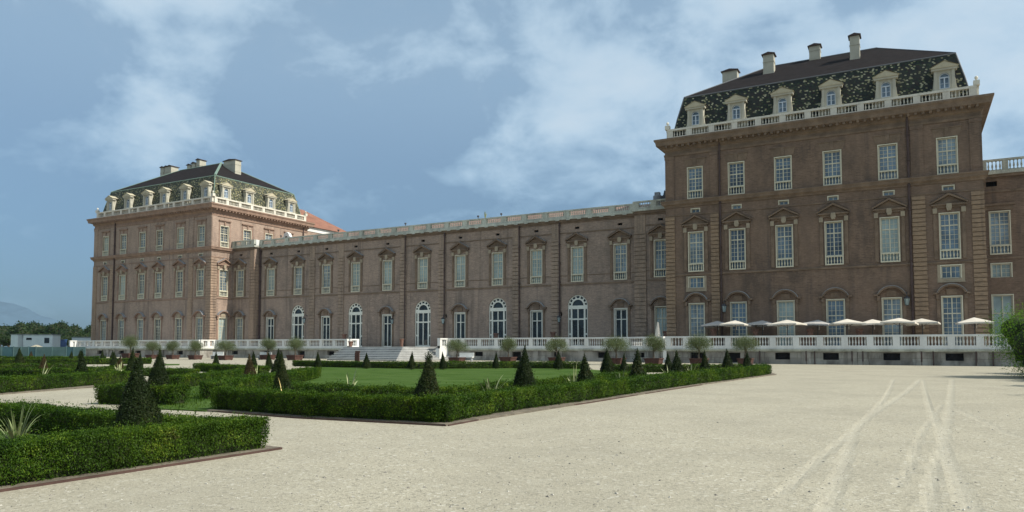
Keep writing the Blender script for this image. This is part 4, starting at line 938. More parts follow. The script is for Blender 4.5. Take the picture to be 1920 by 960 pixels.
def hedge(pts, label, w=.6, h=.55, size=.035, dens=2600, group='clipped box hedges of the parterre', seed=1, mat='hedge_leaf', shoots=0.07):
    rng = np.random.default_rng(seed); P = [np.array(p, float) for p in pts]
    seg = [np.linalg.norm(b - a) for a, b in zip(P[:-1], P[1:])]; L = sum(seg); cum = np.concatenate([[0], np.cumsum(seg)])
    def centre(s):
        s = np.clip(s, 0, L); i = np.clip(np.searchsorted(cum, s, 'right') - 1, 0, len(seg) - 1); t = (s - cum[i]) / np.array(seg)[i]
        A = np.array(P)[i]; B = np.array(P)[i + 1]; d = (B - A) / np.array(seg)[i][:, None]
        return A + (B - A) * t[:, None], d
    per = 2 * h + w; area = per * L + 2 * w * h; n = int(area * dens)
    which = rng.uniform(0, area, n); side = which < per * L
    ns = side.sum(); s = rng.uniform(0, L, ns); u = rng.uniform(0, per, ns)
    lat = np.where(u < h, -w / 2, np.where(u < h + w, u - h - w / 2, w / 2)); z = np.where(u < h, u, np.where(u < h + w, h, per - u))
    nl = np.where(u < h, -1., np.where(u < h + w, 0, 1)); nz = np.where((u >= h) & (u < h + w), 1., .12)
    C, d = centre(s); nr = np.stack([-d[:, 1], d[:, 0]], 1)
    ne = n - ns; e = rng.integers(0, 2, ne); C2, d2 = centre(np.where(e == 0, 0., L)); n2 = np.stack([-d2[:, 1], d2[:, 0]], 1); l2 = rng.uniform(-w / 2, w / 2, ne); z2 = rng.uniform(0, h, ne); o2 = np.where(e == 0, -1., 1.)
    pos = np.concatenate([np.column_stack([C + nr * lat[:, None], z]), np.column_stack([C2 + n2 * l2[:, None], z2])])
    nor = np.concatenate([np.column_stack([nr * nl[:, None], nz]), np.column_stack([d2 * o2[:, None], np.full(ne, .12)])])
    nor /= np.linalg.norm(nor, axis=1)[:, None]
    f = fbm(pos, 2.2, seed); f2 = fbm(pos, 8.0, seed + 5)
    sall = np.concatenate([s, np.where(e == 0, 0., L)]); pl_ = .028 * np.abs(np.sin(math.pi * sall / .34 + .8 * np.sin(sall * 1.7))) - .02
    dep = pl_ + .05 * f + .03 * f2 - np.abs(rng.normal(0, .06, n)) + np.where(rng.random(n) < shoots, rng.uniform(0, .12, n), 0) - .05 * (pos[:, 2] < .12)
    pos = pos + nor * dep[:, None]; pos[:, 2] = np.maximum(pos[:, 2], .02)
    # thin the foot so stems and gaps show
    keep = rng.random(n) < np.clip(.35 + pos[:, 2] / (h * .45), 0, 1); pos = pos[keep]; nor = nor[keep]
    V = leaves(pos, nor, size, .75, .42, rng, 1.5)
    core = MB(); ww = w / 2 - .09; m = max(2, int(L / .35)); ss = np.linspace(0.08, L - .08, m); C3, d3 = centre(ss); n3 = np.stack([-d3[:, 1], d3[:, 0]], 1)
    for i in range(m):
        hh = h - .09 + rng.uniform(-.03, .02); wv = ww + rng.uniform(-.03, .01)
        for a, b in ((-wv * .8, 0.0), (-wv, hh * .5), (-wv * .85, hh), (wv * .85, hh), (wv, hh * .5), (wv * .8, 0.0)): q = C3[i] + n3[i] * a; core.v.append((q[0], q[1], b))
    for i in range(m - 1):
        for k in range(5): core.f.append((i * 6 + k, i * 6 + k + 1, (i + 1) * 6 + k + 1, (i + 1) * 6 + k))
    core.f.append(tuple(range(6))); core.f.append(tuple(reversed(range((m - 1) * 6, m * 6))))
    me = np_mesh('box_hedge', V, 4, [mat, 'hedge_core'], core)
    o = bpy.data.objects.new('box_hedge', me); link(o); tag(o, label, 'hedge', group); return o
hedge([(-9.25, -1.0), (-9.28, 4), (-9.12, 8.28)], 'nearest box hedge in the bottom left corner, running along the gravel edge', .62, .52, .030, 11000, seed=1)
hedge([(-22, 7.9), (-16, 7.75), (-12, 7.72), (-9.5, 7.78)], 'box hedge running left behind the big foreground yew and spiky plant', .6, .5, .034, 6500, seed=2)
hedge([(-15.5, 12.9), (-12.2, 12.6), (-8.6, 12.85)], 'box hedge forming the near left side of the central parterre', .6, .56, .038, 5500, seed=3)
hedge([(-8.72, 12.65), (-8.9, 15.9), (-8.6, 19.3), (-8.5, 23.6)], 'near half of the long box hedge along the right side of the central parterre', .6, .54, .042, 4600, seed=4)
hedge([(-8.5, 23.6), (-8.25, 30.8), (-7.85, 35.6), (-7.4, 43.9)], 'far half of the long right side box hedge, ending in a rounded tip on gravel', .6, .54, .055, 2200, seed=5)
hedge([(-17.2, 43.4), (-13.2, 45.4), (-8.0, 48.2)], 'low box hedge at the far right end of the central parterre', .6, .5, .075, 900, seed=6)
hedge([(-45.0, 44.7), (-37, 43.7), (-31.5, 43.6), (-26, 48.3), (-20.8, 49.2)], 'long low box hedge behind the central lawn, before the steps', .6, .5, .075, 900, seed=7)
hedge([(-17.0, 16.5), (-14.5, 16.1), (-11.3, 16.2)], 'inner box hedge between the near left hedge and the central lawn', .6, .5, .05, 2400, seed=8)
hedge([(-11.1, 16.4), (-11.2, 21.0), (-10.9, 24), (-11.0, 28.4), (-10.6, 30.5), (-12.3, 36)], 'inner box hedge along the right side of the central lawn', .6, .5, .055, 2000, seed=9)
hedge([(-18.6, 15.1), (-20.0, 16.8), (-21.4, 19.2), (-24.0, 23.8), (-26.8, 28.0)], 'sweeping box hedge closing the left end of the central lawn', .7, .55, .055, 2000, seed=10)
hedge([(-41.4, 32.5), (-36.3, 31.2), (-33.2, 30.7)], 'short box hedge on the pale gravel before the potted olives, left of centre', .7, .5, .07, 1200, seed=11)
hedge([(-24.9, 18.4), (-25.9, 20.7), (-29.2, 25.6)], 'box hedge along the gravel path left of the small lawn', .6, .5, .055, 2000, seed=12)
hedge([(-20.2, 12.75), (-19.2, 12.95), (-17.7, 13.4)], 'short blocky box hedge just behind the big foreground yew', .75, .55, .045, 3200, seed=13)
hedge([(-25.4, 5), (-26.2, 10.5), (-27.3, 13.5), (-28.3, 15.5), (-29.4, 17.6), (-30.3, 20.3)], 'long box hedge on the left beyond the curved gravel path', .65, .56, .05, 2400, seed=14)
hedge([(-57, 20), (-52.5, 24.5), (-49.5, 29.6)], 'box hedge behind the small left lawn', .65, .5, .07, 1100, seed=15)
hedge([(-42.4, 25.6), (-41.2, 25.0), (-40.2, 25.5), (-40.2, 26.7), (-41.4, 27.4), (-42.4, 26.9)], 'curled scroll of box hedge in the left parterre', .6, .45, .065, 1300, seed=16)
hedge([(-86, 25), (-73, 34.2), (-66.5, 39.5), (-62.8, 44.2)], 'box hedge in the left distance, second row before the teal fence', .7, .55, .09, 700, seed=17)
hedge([(-112, 32), (-94, 43.5), (-82, 51.8)], 'farthest box hedge on the left at the foot of the teal fence', .7, .5, .11, 500, seed=18)
hedge([(-44, 22), (-38.5, 24), (-36.0, 26.5), (-33.5, 26)], 'low ragged hedge between the scroll and the path on the left', .8, .42, .07, 1100, seed=19)
# steel edging
def edging(pts, label):
    m = MB()
    for a, b in zip(pts[:-1], pts[1:]):
        a = Vector(a); b = Vector(b); d = (b - a).normalized(); n = Vector((d.y, -d.x)) * .012
        m.slab([tuple(a + n), tuple(b + n), tuple(b - n), tuple(a - n)], -.05, .03)
    thing('steel_edging', m, 'edging', (0, 0, 0), label, 'garden edging', 'rusty steel edging of the beds')
edging([(-8.89, -2), (-8.89, 4), (-8.70, 8.40), (-9.2, 8.43)], 'rusty steel edging beside the nearest hedge in the bottom left corner')
edging([(-8.28, 12.45), (-8.4, 15.9), (-8.1, 19.3), (-8.02, 23.6), (-7.78, 30.8)], 'rusty steel edging along the long right hand hedge of the central parterre')
edging([(-15.7, 12.42), (-12.2, 12.14), (-8.3, 12.4)], 'rusty steel edging along the near left hedge of the central parterre')

def cone_tree(name, h, r, dens, size, mat, seed, droop=False, rough=.07, tip=0.0):
    "a clipped yew: crown mesh + trunk mesh (local)"
    rng = np.random.default_rng(seed); n = int(dens * math.pi * r * math.hypot(r, h))
    t = 1 - np.sqrt(rng.random(n)); th = rng.uniform(0, 2 * math.pi, n)
    prof = .9 * r * (1 - t) ** (.9 + .25 * t) * (1 - .22 * np.exp(-t * 14)) + .018 + tip * np.exp(-((t - .93) / .05) ** 2)
    z = .08 * h + t * h * .92
    dirs = np.column_stack([np.cos(th), np.sin(th), np.zeros(n)])
    Q = np.column_stack([dirs[:, :2], z * 2])
    rr = prof * (1 + rough * fbm(Q * 1.0, 2.5, seed) + rough * .7 * fbm(Q, 7, seed + 3)) - np.abs(rng.normal(0, .04 * r / .5, n)) + np.where(rng.random(n) < .06, rng.uniform(0, .09, n), 0)
    P = np.column_stack([dirs[:, 0] * rr, dirs[:, 1] * rr, z + rng.normal(0, .02, n)])
    nor = dirs.copy(); nor[:, 2] = r / h + .2
    V = leaves(P, nor, size, .7, .3 if droop else .4, rng, .2 if droop else .8)
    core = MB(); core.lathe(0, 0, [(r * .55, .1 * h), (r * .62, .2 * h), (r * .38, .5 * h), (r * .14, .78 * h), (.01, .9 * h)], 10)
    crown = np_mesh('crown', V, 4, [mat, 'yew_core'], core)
    tm = MB(); tm.tube([(0, 0, 0), (0, 0, .3 * h)], [.05, .04], 6)
    return crown, tm.mesh('trunk', 'bark')
VAR = [cone_tree('y', 1.3, .42, 3600, .055, 'yew_leaf', 31), cone_tree('y', 1.3, .38, 3600, .055, 'yew_leaf', 32, rough=.10), cone_tree('y', 1.3, .34, 3600, .055, 'yew_leaf', 33), cone_tree('y', 1.3, .40, 2600, .06, 'yew_brown', 34, rough=.09)]
BIG = {262: cone_tree('y', 1.5, .50, 14000, .036, 'yew_leaf', 41, True, .10, .0), 296: cone_tree('y', 1.5, .44, 9000, .042, 'yew_leaf', 42, True, .08), 531: cone_tree('y', 1.5, .40, 9000, .042, 'yew_leaf', 43, True, .10), 802: cone_tree('y', 1.45, .40, 10000, .04, 'yew_leaf', 44, True, .10, .05),
       1008: cone_tree('y', 1.45, .38, 9000, .042, 'yew_leaf', 45, True, .08), 470: cone_tree('y', 1.3, .38, 5000, .05, 'yew_brown', 46, True, .08)}
CON = [(37, -68.98, 35.82, 1.48, 0, 'dark yew cone at the far left before the teal fence'), (58, -88.95, 47.38, 1.13, 3, 'tiny reddish yew cone against the teal fence'), (81, -49.7, 27.25, 1.1, 3, 'small brownish yew cone on the left behind the lawn strip'),
 (133, -80.8, 47.19, 1.15, 2, 'left one of two tiny yew cones touching at the right end of the teal fence'), (140, -79.9, 47.6, 1.2, 2, 'right one of two tiny yew cones touching at the right end of the teal fence'),
 (153, -29.96, 17.95, 1.43, 1, 'stout dark yew cone in the left parterre above the long hedge'), (195, -70.9, 44.5, 1.22, 2, 'left one of a pair of tiny yew cones before the distant terrace'), (204, -69.9, 44.9, 1.22, 2, 'right one of a pair of tiny yew cones before the distant terrace'),
 (215, -48.42, 31.29, 1.3, 1, 'middle sized yew cone overlapping a browner one left of centre left'), (225, -39.62, 25.9, 1.1, 3, 'brownish yew cone overlapping the green one in the left parterre'),
 (246, -31.13, 20.91, 1.56, 2, 'tall narrow yew cone left of the large foreground yew'), (261, -45.53, 31.15, 1.2, 2, 'small yew cone showing above the tip of the large foreground yew'),
 (262, -10.25, 7.05, 1.36, 0, 'largest dark shaggy yew in the left foreground between two hedges'), (296, -18.46, 13.21, 1.53, 0, 'tall dense yew cone just right of the foreground yew'),
 (405, -41.01, 33.62, 1.29, 1, 'neat yew cone standing behind the short hedge on the pale gravel'), (470, -21.8, 19.44, 1.29, 0, 'brown tinged yew cone left of the tall central yews'), (475, -35.64, 31.97, 1.25, 2, 'slim green yew cone right behind the brown tinged one'),
 (505, -37.88, 35.34, 1.22, 1, 'small yew cone left of the tall pair near the sweeping hedge'), (519, -25.88, 24.6, 1.4, 2, 'slim yew behind the shaggy tall one near the sweeping hedge'), (531, -14.12, 13.65, 1.5, 0, 'tall shaggy yew behind the near left hedge of the central parterre'),
 (597, -38.42, 40.53, 1.26, 0, 'broad yew cone at the left end of the row before the steps'), (675, -34.6, 41.4, 1.2, 1, 'yew cone right of the rust red sign, before the steps'), (771, -30.43, 41.12, 1.25, 1, 'yew cone before the steps, just left of the shaggy crooked one'),
 (831, -28.49, 42.19, 1.21, 2, 'narrow yew cone at the right end of the steps'), (802, -9.35, 13.24, 1.47, 0, 'shaggy yew with a crooked tip at the near corner of the central parterre'), (929, -26.12, 45.31, 1.2, 2, 'narrow yew cone between the first two potted olives right of the steps'),
 (1008, -8.84 - .9, 17.6 + .9, 1.5, 0, 'tall dark yew in front of the central lawn, next after the corner one'), (1047, -21.51, 46.01, 1.35, 1, 'yew cone directly in front of the third planter right of the steps'),
 (1117, -8.52 - .9, 20.94 + 1.4, 1.34, 1, 'third yew along the right hand hedge, at the end of the lawn'), (1139, -15.82, 40.67, 1.42, 0, 'broad yew hiding the left side of the fourth planter'), (1169, -14.6, 40.03, 1.27, 2, 'small yew just right of the fourth planter'),
 (1208, -8.41 - .8, 25.22 + 1.6, 1.42, 1, 'fourth yew along the right hand hedge'), (1254, -11.99, 40.21, 1.28, 1, 'yew cone below the corner of the near terrace'), (1278, -8.03 - .7, 28.69 + 1.8, 1.37, 0, 'fifth yew along the right hand hedge'),
 (1333, -7.88 - .7, 32.85 + 1.8, 1.35, 1, 'sixth yew along the right hand hedge'), (1376, -7.45 - .7, 35.52 + 2.0, 1.42, 0, 'seventh and bushiest yew near the end of the right hand hedge'), (1408, -7.55 - .5, 40.34 + 1.5, 1.26, 1, 'last yew before the rounded end of the right hand hedge')]
for key, x, y, h, v, lab in CON:
    o = empty('clipped_yew', (x, y, 0), lab, 'topiary tree', 'clipped yew cones of the parterre')
    h *= random.uniform(1.0, 1.1); cr, tr = BIG.get(key) or VAR[v]; base = 1.5 if key in (262, 296, 531) else 1.45 if key in (802, 1008) else 1.3
    sub('crown', cr, o); sub('trunk', tr, o); k = h / base
    wk = 1.0 if key == 262 else random.uniform(.84, 1.1); o.scale = (k * wk, k * wk, k); o.rotation_euler = (R(random.uniform(-3, 3)), R(random.uniform(-3, 3)), random.uniform(0, 6))

def blob_crown(name, centre, rad, n, size, mat, seed, lobes=9, spread=.9, aspect=.35, squash=1.0, coremat=None, corek=.6, low=False, fuzz=.25):
    rng = np.random.default_rng(seed); c = np.array(centre); Ps = []; Ns = []; core = MB() if coremat else None
    for k in range(lobes):
        d = rng.normal(0, 1, 3); d /= np.linalg.norm(d); d[2] = rng.uniform(-1, .85) if low else abs(d[2]) * .9 - .25; lc = c + d * np.array(rad) * rng.uniform(.35, .72); lr = np.array(rad) * rng.uniform(.34, .55)
        m = n // lobes; q = rng.normal(0, 1, (m, 3)); q /= np.linalg.norm(q, axis=1)[:, None]; rr = rng.uniform(.25, 1.0, m) ** .45 * (1 + .22 * fbm(q, 3.0, seed + k)) + np.where(rng.random(m) < .08, rng.uniform(0, fuzz, m), 0)
        Ps.append(lc + q * lr * rr[:, None]); Ns.append(q)
        if core:
            core.lathe(lc[0], lc[1], [(lr[0] * corek * math.cos(a), lc[2] + lr[2] * corek * math.sin(a)) for a in (-1.4, -.8, -.2, .4, 1.0, 1.45)], 8)
    P = np.concatenate(Ps); P[:, 2] = np.maximum(P[:, 2], .03)
    return np_mesh(name, leaves(P, np.concatenate(Ns), size, spread, aspect, rng), 4, [mat] + ([coremat] if coremat else []), core)
def olive(seed, spreadw):
    crown = blob_crown('crown', (0, 0, 1.62), (1.2 * spreadw, 1.2 * spreadw, 1.12), 12500, .075, 'olive_leaf', seed, 26, aspect=.26, fuzz=.75)
    rng = random.Random(seed); m = MB()
    m.tube([(0, 0, .45), (.04, .02, .8), (-.03, .03, 1.15), (.05, 0, 1.5)], [.11, .085, .07, .05], 7)
    for k in range(5):
        a = rng.uniform(0, 6.28); r = rng.uniform(.35, .6); z = rng.uniform(.85, 1.2); m.tube([(0, 0, z), (r * .45 * math.cos(a), r * .45 * math.sin(a), z + .3), (r * math.cos(a), r * math.sin(a), z + .8)], [.05, .035, .015], 5)
    return crown, m.mesh('trunk', 'bark')
OV = [olive(51, 1.0), olive(52, 1.08), olive(53, .9)]
m = MB(); hw, tw = .54, .63
bq = [(-hw, -hw), (hw, -hw), (hw, hw), (-hw, hw)]; tq = [(-tw, -tw), (tw, -tw), (tw, tw), (-tw, tw)]
for i in range(4):
    j = (i + 1) % 4; m.quad((*bq[i], .04), (*bq[j], .04), (*tq[j], .52), (*tq[i], .52))
m.box(-tw - .03, tw + .03, -tw - .03, -tw + .05, .47, .56); m.box(-tw - .03, tw + .03, tw - .05, tw + .03, .47, .56); m.box(-tw - .03, -tw + .05, -tw, tw, .47, .56); m.box(tw - .05, tw + .03, -tw, tw, .47, .56)
for sx in (-1, 1):
    for sy in (-1, 1): m.box(sx * .45 - .07, sx * .45 + .07, sy * .45 - .07, sy * .45 + .07, 0, .05)
PLM = m.mesh('planter', 'rust'); m = MB(); m.box(-.58, .58, -.58, .58, .44, .47); SOM = m.mesh('soil', 'soil')
OL = [(-94.2, 63.1, 1.3), (-88.68, 62.56, 1), (-84.45, 62.47, .98), (-78.83, 61.48, 1.0), (-72.76, 61.02, 1.02), (-70.5, 65.48, 1.1), (-64.9, 64.5, 1.12), (-39.8, 61.37, 1), (-36.0, 65.0, 1.05), (-30.95, 65.8, 1.02), (-23.43, 62.4, 1.08), (-20.1, 62.87, 1.08), (-16.3, 63.67, 1.08), (-12.72, 65.4, 1.1)]
olab = ['leftmost potted olive, rising above a tall yew cone', 'second potted olive from the left before the distant pavilion', 'third potted olive from the left before the distant pavilion', 'fourth potted olive from the left, by the pale terrace corner', 'fifth potted olive from the left with a clearly visible planter',
        'sixth potted olive from the left with wide crown', 'seventh potted olive, behind the tall central yew pair', 'potted olive closest to the right end of the steps', 'second potted olive right of the steps', 'third potted olive right of the steps, its trunk hidden by a yew',
        'fourth potted olive right of the steps', 'fifth potted olive right of the steps, before the angled balustrade', 'sixth potted olive right of the steps, before the near terrace', 'last thin potted olive on the right with pale forked trunk']
for i, (x, y, k) in enumerate(OL):
    o = empty('potted_olive_tree', (x, y, 0), olab[i], 'potted tree', 'olive trees in square rusty planters'); c_, t_ = OV[i % 3]
    pq = sub('planter', PLM, o); sub('soil', SOM, pq); sub('crown', c_, o); sub('trunk', t_, o); o.scale = (k if i != 13 else .95, k if i != 13 else .95, k); 
    for ch in o.children:
        if ch.name.startswith('crown') or ch.name.startswith('trunk'): ch.rotation_euler.z = random.uniform(0, 6)
# spiky plants
def spiky(x, y, h, n, label, mat='pale_blade', seed=1, wid=.035, z0=0.04, droop=.5):
    rng = random.Random(seed); m = MB()
    for k in range(n):
        a = rng.uniform(0, 6.28); lean = rng.uniform(.05, .75); L = h * rng.uniform(.6, 1.15); w = wid * rng.uniform(.7, 1.2); px, pz, pr = 0, 0, []
        ang = math.pi / 2 - lean * .7
        N_ = 7; r = .03; z = 0
        for i in range(N_ + 1):
            pr.append((r, z)); ang -= droop * lean * (i / N_) ** 1.5; r += L / N_ * math.cos(ang); z += L / N_ * math.sin(ang)
        ca, sa = math.cos(a), math.sin(a)
        for i in range(N_):
            w0 = w * (1 - (i / N_) ** 2.2) * (.6 + .4 * min(1, i / 2)); w1 = w * (1 - ((i + 1) / N_) ** 2.2); (r0, z_0), (r1, z_1) = pr[i], pr[i + 1]
            for sg in (-1, 1):   # folded blade, two halves of a V
                m.quad((r0 * ca, r0 * sa, z_0), (r0 * ca - sg * w0 * sa, r0 * sa + sg * w0 * ca, z_0 + w0 * .4), (r1 * ca - sg * w1 * sa, r1 * sa + sg * w1 * ca, z_1 + w1 * .4), (r1 * ca, r1 * sa, z_1))
    thing('spiky_plant', m, mat, (x, y, z0), label, 'plant', 'spiky flax plants in the beds')
spiky(-11.75, 6.1, .70, 34, 'large spiky flax with arching striped leaves at the lower left edge', 'blade', 3, .02, droop=.75)
spiky(-29.2, 15.9, 1.05, 4, 'single pale flax blade standing up at the left', 'pale_blade', 14, .05, droop=.2); spiky(-15.0, 17.2, .85, 9, 'pale flax left of the shaggy corner yew', 'pale_blade', 5, .04); spiky(-10.0, 17.1, .9, 12, 'pale flax between the corner yew and the next yew', 'pale_blade', 6, .035)
spiky(-9.9, 22.4, 1.0, 10, 'pale flax between the second and third yews of the right hand hedge', 'pale_blade', 7, .035, droop=.25); spiky(-9.9, 26.8, .8, 6, 'small flax between the third and fourth yews', 'pale_blade', 8, .04); spiky(-9.5, 35.5, .9, 6, 'small flax between the fifth and sixth yews', 'pale_blade', 9, .04)
spiky(-34.4, 22.5, .8, 14, 'pale tuft of flax in the left parterre near the scroll', 'pale_blade', 10, .05); spiky(-9.4, 31.5, .8, 6, 'small flax left of the fifth yew', 'pale_blade', 12, .04); spiky(-24.9, 22.5, .75, 7, 'faint flax beside the sweeping hedge', 'pale_blade', 15, .04)
spiky(-12.9, 12.55, .85, 7, 'tall yellowed weed growing through the near left hedge', 'dry_blade', 11, .018, droop=.3)
spiky(-50.0, 83.9, .9, 12, 'weed tuft growing on the gallery parapet', 'pale_blade', 16, .05, 18.9)
# grass tufts that fringe the lawns and beds
def tufts(name, regions, n, h, mat, seed):
    rng = np.random.default_rng(seed); P = []
    for (x0, y0, x1, y1, wd) in regions:
        k = int(n * math.hypot(x1 - x0, y1 - y0) * wd); t = rng.random(k); P.append(np.column_stack([x0 + (x1 - x0) * t + rng.normal(0, wd, k), y0 + (y1 - y0) * t + rng.normal(0, wd, k), np.zeros(k)]))
    P = np.concatenate(P); k = len(P); a = rng.uniform(0, 6.28, k); hh = h * rng.uniform(.4, 1.3, k); w = .012
    D = np.column_stack([np.cos(a) * w, np.sin(a) * w, np.zeros(k)]); T = P + np.column_stack([rng.normal(0, .35, k) * hh, rng.normal(0, .35, k) * hh, hh])
    V = np.stack([P - D, P + D, T], 1).reshape(-1, 3); me = np_mesh(name, V, 3, [mat]); o = bpy.data.objects.new(name, me); link(o); tag(o, 'short rough grass blades along the lawns and beds', 'grass', kind='stuff')
tufts('grass', [(-16, 12.4, -18.3, 13.2, .3), (-17.5, 13.6, -19.5, 15.8, .9), (-21, 17.5, -24, 20.5, 1.2), (-13, 6.9, -10.2, 6.9, .35), (-17, 6.2, -12.6, 6.6, .6), (-18.5, 14.5, -21.5, 17.5, .9)], 420, .10, 'hedge_leaf', 61)
# large shrubs at the right edge
SH = [(6.7, 46.5, 3.1, 4.7), (7.9, 53, 2.2, 3.2), (7.6, 42.0, 2.1, 3.3), (7.6, 36, 2.2, 3.3), (7.2, 29.5, 2.2, 3.2), (6.8, 24, 2.0, 2.8), (10.5, 46, 2.4, 4.2)]
SHL = ['big bright green shrub cut by the right edge of the picture', 'smaller shrub behind the big one at the right edge', 'shrub just in front of the big one at the right edge', 'fourth shrub of the row beyond the right edge', 'fifth shrub of the row beyond the right edge', 'nearest shrub of the row beyond the right edge', 'tallest shrub standing behind the row at the right edge']
for i, (x, y, r, h) in enumerate(SH):
    o = empty('garden_shrub', (x, y, 0), SHL[i], 'shrub', 'row of large shrubs at the right edge')
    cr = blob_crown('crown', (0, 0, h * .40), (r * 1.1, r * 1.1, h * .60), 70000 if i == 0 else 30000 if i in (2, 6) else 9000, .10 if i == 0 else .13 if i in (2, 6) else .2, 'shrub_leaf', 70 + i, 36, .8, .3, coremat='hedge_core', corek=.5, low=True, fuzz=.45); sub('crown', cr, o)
    m = MB()
    for k in range(5): a = k * 1.3; m.tube([(0, 0, 0), (.5 * math.cos(a), .5 * math.sin(a), h * .35), (1.0 * math.cos(a), 1.0 * math.sin(a), h * .65)], [.09, .06, .03], 6)
    sub('trunk', m.mesh('trunk', 'bark'), o)

def pebbles():
    rng = np.random.default_rng(77); n = 9000; Z = 3.2 + 15 * rng.random(n) ** 1.6; sx = rng.uniform(-.75, .75, n) * Z
    X = -math.sin(.5005) * Z + math.cos(.5005) * sx; Y = math.cos(.5005) * Z + math.sin(.5005) * sx
    ok = ~((X < -8.5) & (Y < 8.8)) & ~((X < -7.9) & (Y > 12)); X, Y = X[ok], Y[ok]; n = len(X)
    r = rng.uniform(.006, .015, n) * (1 + 1.2 * (rng.random(n) < .05)); a = rng.uniform(0, 6.3, n)
    zb_ = np.where((X > GX0 + .3) & (X < GX1 - .3) & (Y > GY0 + .3), .0155, .002)
    base = np.array([[1, 0, 0], [-.5, .85, 0], [-.6, -.8, 0], [.1, .1, .8]]); F = [(0, 1, 3), (1, 2, 3), (2, 0, 3)]
    V = []
    for f in F:
        q = base[list(f)]; 
        for v in q:
            vx = v[0] * np.cos(a) - v[1] * np.sin(a); vy = v[0] * np.sin(a) + v[1] * np.cos(a); V.append(np.stack([X + vx * r, Y + vy * r * .8, zb_ + v[2] * r * .7], -1))
    V = np.stack(V, 1).reshape(-1, 3); me = np_mesh('loose_pebbles', V, 3, ['pebble']); o = bpy.data.objects.new('loose_pebbles', me); link(o); tag(o, 'loose larger pebbles scattered over the pale gravel', 'pebbles', kind='stuff')
m, t, b = newmat('pebble'); g_ = t.nodes.new('ShaderNodeNewGeometry'); r_ = nn(t, 'ShaderNodeTexWhiteNoise', _noise_dimensions='3D'); lk(t, mapping(t, g_.outputs['Position'], (25, 25, 0)), r_.inputs['Vector'])
fl_ = nn(t, 'ShaderNodeVectorMath', _operation='FLOOR'); lk(t, mapping(t, g_.outputs['Position'], (22, 22, 0)), fl_.inputs[0]); lk(t, fl_.outputs[0], r_.inputs['Vector'])
lk(t, mix(t, r_.outputs['Value'], (0.12, 0.11, 0.095), (0.52, 0.50, 0.43)), b.inputs['Base Color']); b.inputs['Roughness'].default_value = .9
pebbles()
# ------------------------------------------------------------------ left background
fe = empty('site_fence', (-123.7, 66.8, 0), 'teal slatted construction fence at the far left', 'fence')
A, B = Vector((-138, 59)), Vector((-116.6, 70.7)); d = (B - A).normalized(); L = (B - A).length; n = Vector((d.y, -d.x))
def fb(mb, s0, s1, t0, t1, z0, z1):
    q = [A + d * s0 + n * t1, A + d * s1 + n * t1, A + d * s1 + n * t0, A + d * s0 + n * t0]; mb.slab([tuple(p) for p in q], z0, z1)
s = 0; k = 0
rr = random.Random(4)
while s < L - .3:
    w = min(rr.choice([1.2, 1.9, 2.3, 2.6]), L - s); m = MB()
    if k % 3 == 2: fb(m, s, s + w, -.02, .02, .05, 1.62)
    else:
        fb(m, s, s + w, -.015, .0, .05, 1.6)
        for z in np.arange(.1, 1.6, .2): fb(m, s + .04, s + w - .04, .0, .04, z, z + .1)
    part('fence_panel', m, ['teal_fence' if k % 3 == 2 else 'teal_light'], fe)
    m = MB(); fb(m, s - .05, s + .05, -.06, .08, 0, 1.7); part('fence_post', m, 'teal_light', fe); s += w; k += 1
def cabin(cx, cy, w, d, rz, h, mat, label, win=True):
    x0, x1, y0, y1 = cx - w / 2, cx + w / 2, cy, cy + d; o = empty('site_cabin', (cx, cy, 0), label, 'site cabin', None, rz)
    m = MB(); m.box(x0, x1, y0, y1, .1, h); part('wall', m, mat, o)
    m = MB(); m.box(x0 - .1, x1 + .1, y0 - .1, y1 + .1, h, h + .14); part('roof', m, 'lead' if mat == 'cabin' else mat, o)
    if win:
        m = MB(); m.box(x1 - 1.5, x1 - .6, y0 - .04, y0, h - 1.5, h - .5); part('window', m, 'pane_dark', o); m = MB(); m.box(x0 + .6, x0 + 1.6, y0 - .04, y0, h - .9, h - .5); part('window', m, 'pane_dark', o)
cabin(-146.9, 75.2, 1.7, 2.4, .2, 3.85, 'cabin', 'narrow grey site cabin with its lit end wall, behind the teal fence', False)
cabin(-143.6, 77.6, 5.5, 2.4, .5, 3.8, 'cabin', 'long pale site cabin with a dark square window behind the fence')
cabin(-154.0, 86.7, 1.7, 2.4, .5, 3.0, 'cabin_blue', 'small dark blue site container right of the pale cabins', False)
cabin(-148.3, 89.9, 6.5, 2.4, .5, 3.5, 'cabin', 'low white site cabin beside the far corner of the pavilion', False)
m = MB(); m.lathe(0, 0, [(3.2, 0), (2.2, .9), (1.0, 1.6), (.2, 1.95)], 14); thing('gravel_heap', m, 'gravel', (-134.5, 72.5, 0), 'pale heap of gravel in front of the long site cabin', 'gravel heap')
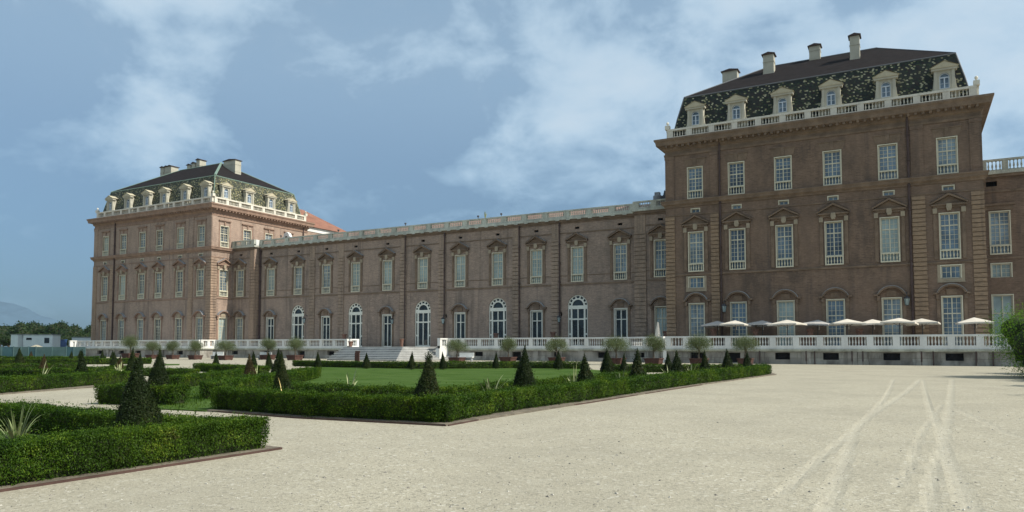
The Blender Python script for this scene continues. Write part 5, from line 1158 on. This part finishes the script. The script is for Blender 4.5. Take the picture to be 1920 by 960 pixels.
# individual trees of the distant wood
TREES = []
for s_ in range(5):
    cr = blob_crown('crown', (0, 0, 6.2), (4.2, 4.2, 4.4), 2600, .62, 'wood_leaf', 90 + s_, 12, .8, .7, coremat='hedge_core', corek=.8)
    m = MB(); m.tube([(0, 0, 0), (0.1, 0, 3), (0, 0, 6)], [.35, .28, .15], 6); m.tube([(0, 0, 3), (1.4, .5, 6)], [.15, .06], 5); m.tube([(0, 0, 3.4), (-1.2, -.6, 6.6)], [.15, .06], 5)
    TREES.append((cr, m.mesh('trunk', 'bark')))
rr = random.Random(8); fw = Vector((-math.sin(.5005), math.cos(.5005))); rt = Vector((math.cos(.5005), math.sin(.5005)))
def wood(n, z0, z1, s0, s1, sc, grp, lab):
    for k in range(n):
        t = (k + rr.uniform(.1, .9)) / n; px = s0 + (s1 - s0) * t; Z = rr.uniform(z0, z1); p = fw * Z + rt * (Z * (px - 960) / 1371.1)
        o = empty('deciduous_tree', (p.x, p.y, 0), lab, 'tree', grp); c_, t_ = TREES[rr.randrange(5)]; sub('crown', c_, o); sub('trunk', t_, o); q = sc * rr.uniform(.78, 1.15); o.scale = (q, q, q * rr.uniform(.85, 1.1)); o.rotation_euler.z = rr.uniform(0, 6)
wood(24, 185, 215, -60, 185, .56, 'nearer trees behind the site cabins', 'green tree in the nearer line behind the site cabins at the far left')
wood(26, 300, 345, -80, 190, 1.12, 'farther darker trees on the left horizon', 'darker tree in the farther line on the left horizon')
# mountain
m = MB(); pts = []
N = 60
for i in range(N + 1):
    t = i / N; px = -900 + 1500 * t; Z = 6500 + 400 * math.sin(t * 5); p = fw * Z + rt * (Z * (px - 960) / 1371.1)
    hh = 430 * math.exp(-((px + 40) / 200.0) ** 2) + 120 * math.exp(-((px + 500) / 300.0) ** 2) + 300 * math.exp(-((px + 330) / 160.0) ** 2) + 12 * math.sin(px / 17.) + 7 * math.sin(px / 7.3) - 18
    pts.append((p, hh))
for j in range(4):
    t0, t1 = j / 4, (j + 1) / 4
    for i in range(N):
        (p, h0), (q, h1) = pts[i], pts[i + 1]
        def PT(p, h, t): return (p.x + fw.x * (t - 1) * 1500, p.y + fw.y * (t - 1) * 1500, max(-20, h * t ** 1.1 * (1 + .08 * math.sin(p.x * .01 + t * 9) * (1 - t))))
        m.quad(PT(p, h0, t0), PT(q, h1, t0), PT(q, h1, t1), PT(p, h0, t1))
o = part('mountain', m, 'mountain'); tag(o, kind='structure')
# ------------------------------------------------------------------ air
m = MB(); m.box(-8050, 2550, -350, 8550, -1.6, 480); me = m.mesh('haze', 'canvas'); me.materials.clear()
hm = bpy.data.materials.new('haze'); hm.use_nodes = True; t = hm.node_tree; t.nodes.clear(); me.materials.append(hm)
v = t.nodes.new('ShaderNodeVolumePrincipled'); v.inputs['Color'].default_value = (0.50, 0.74, 1.0, 1); v.inputs['Density'].default_value = 0.000045; v.inputs['Anisotropy'].default_value = 0.2
oo = t.nodes.new('ShaderNodeOutputMaterial'); t.links.new(v.outputs[0], oo.inputs['Volume'])
o = bpy.data.objects.new('haze', me); link(o); tag(o, kind='stuff')
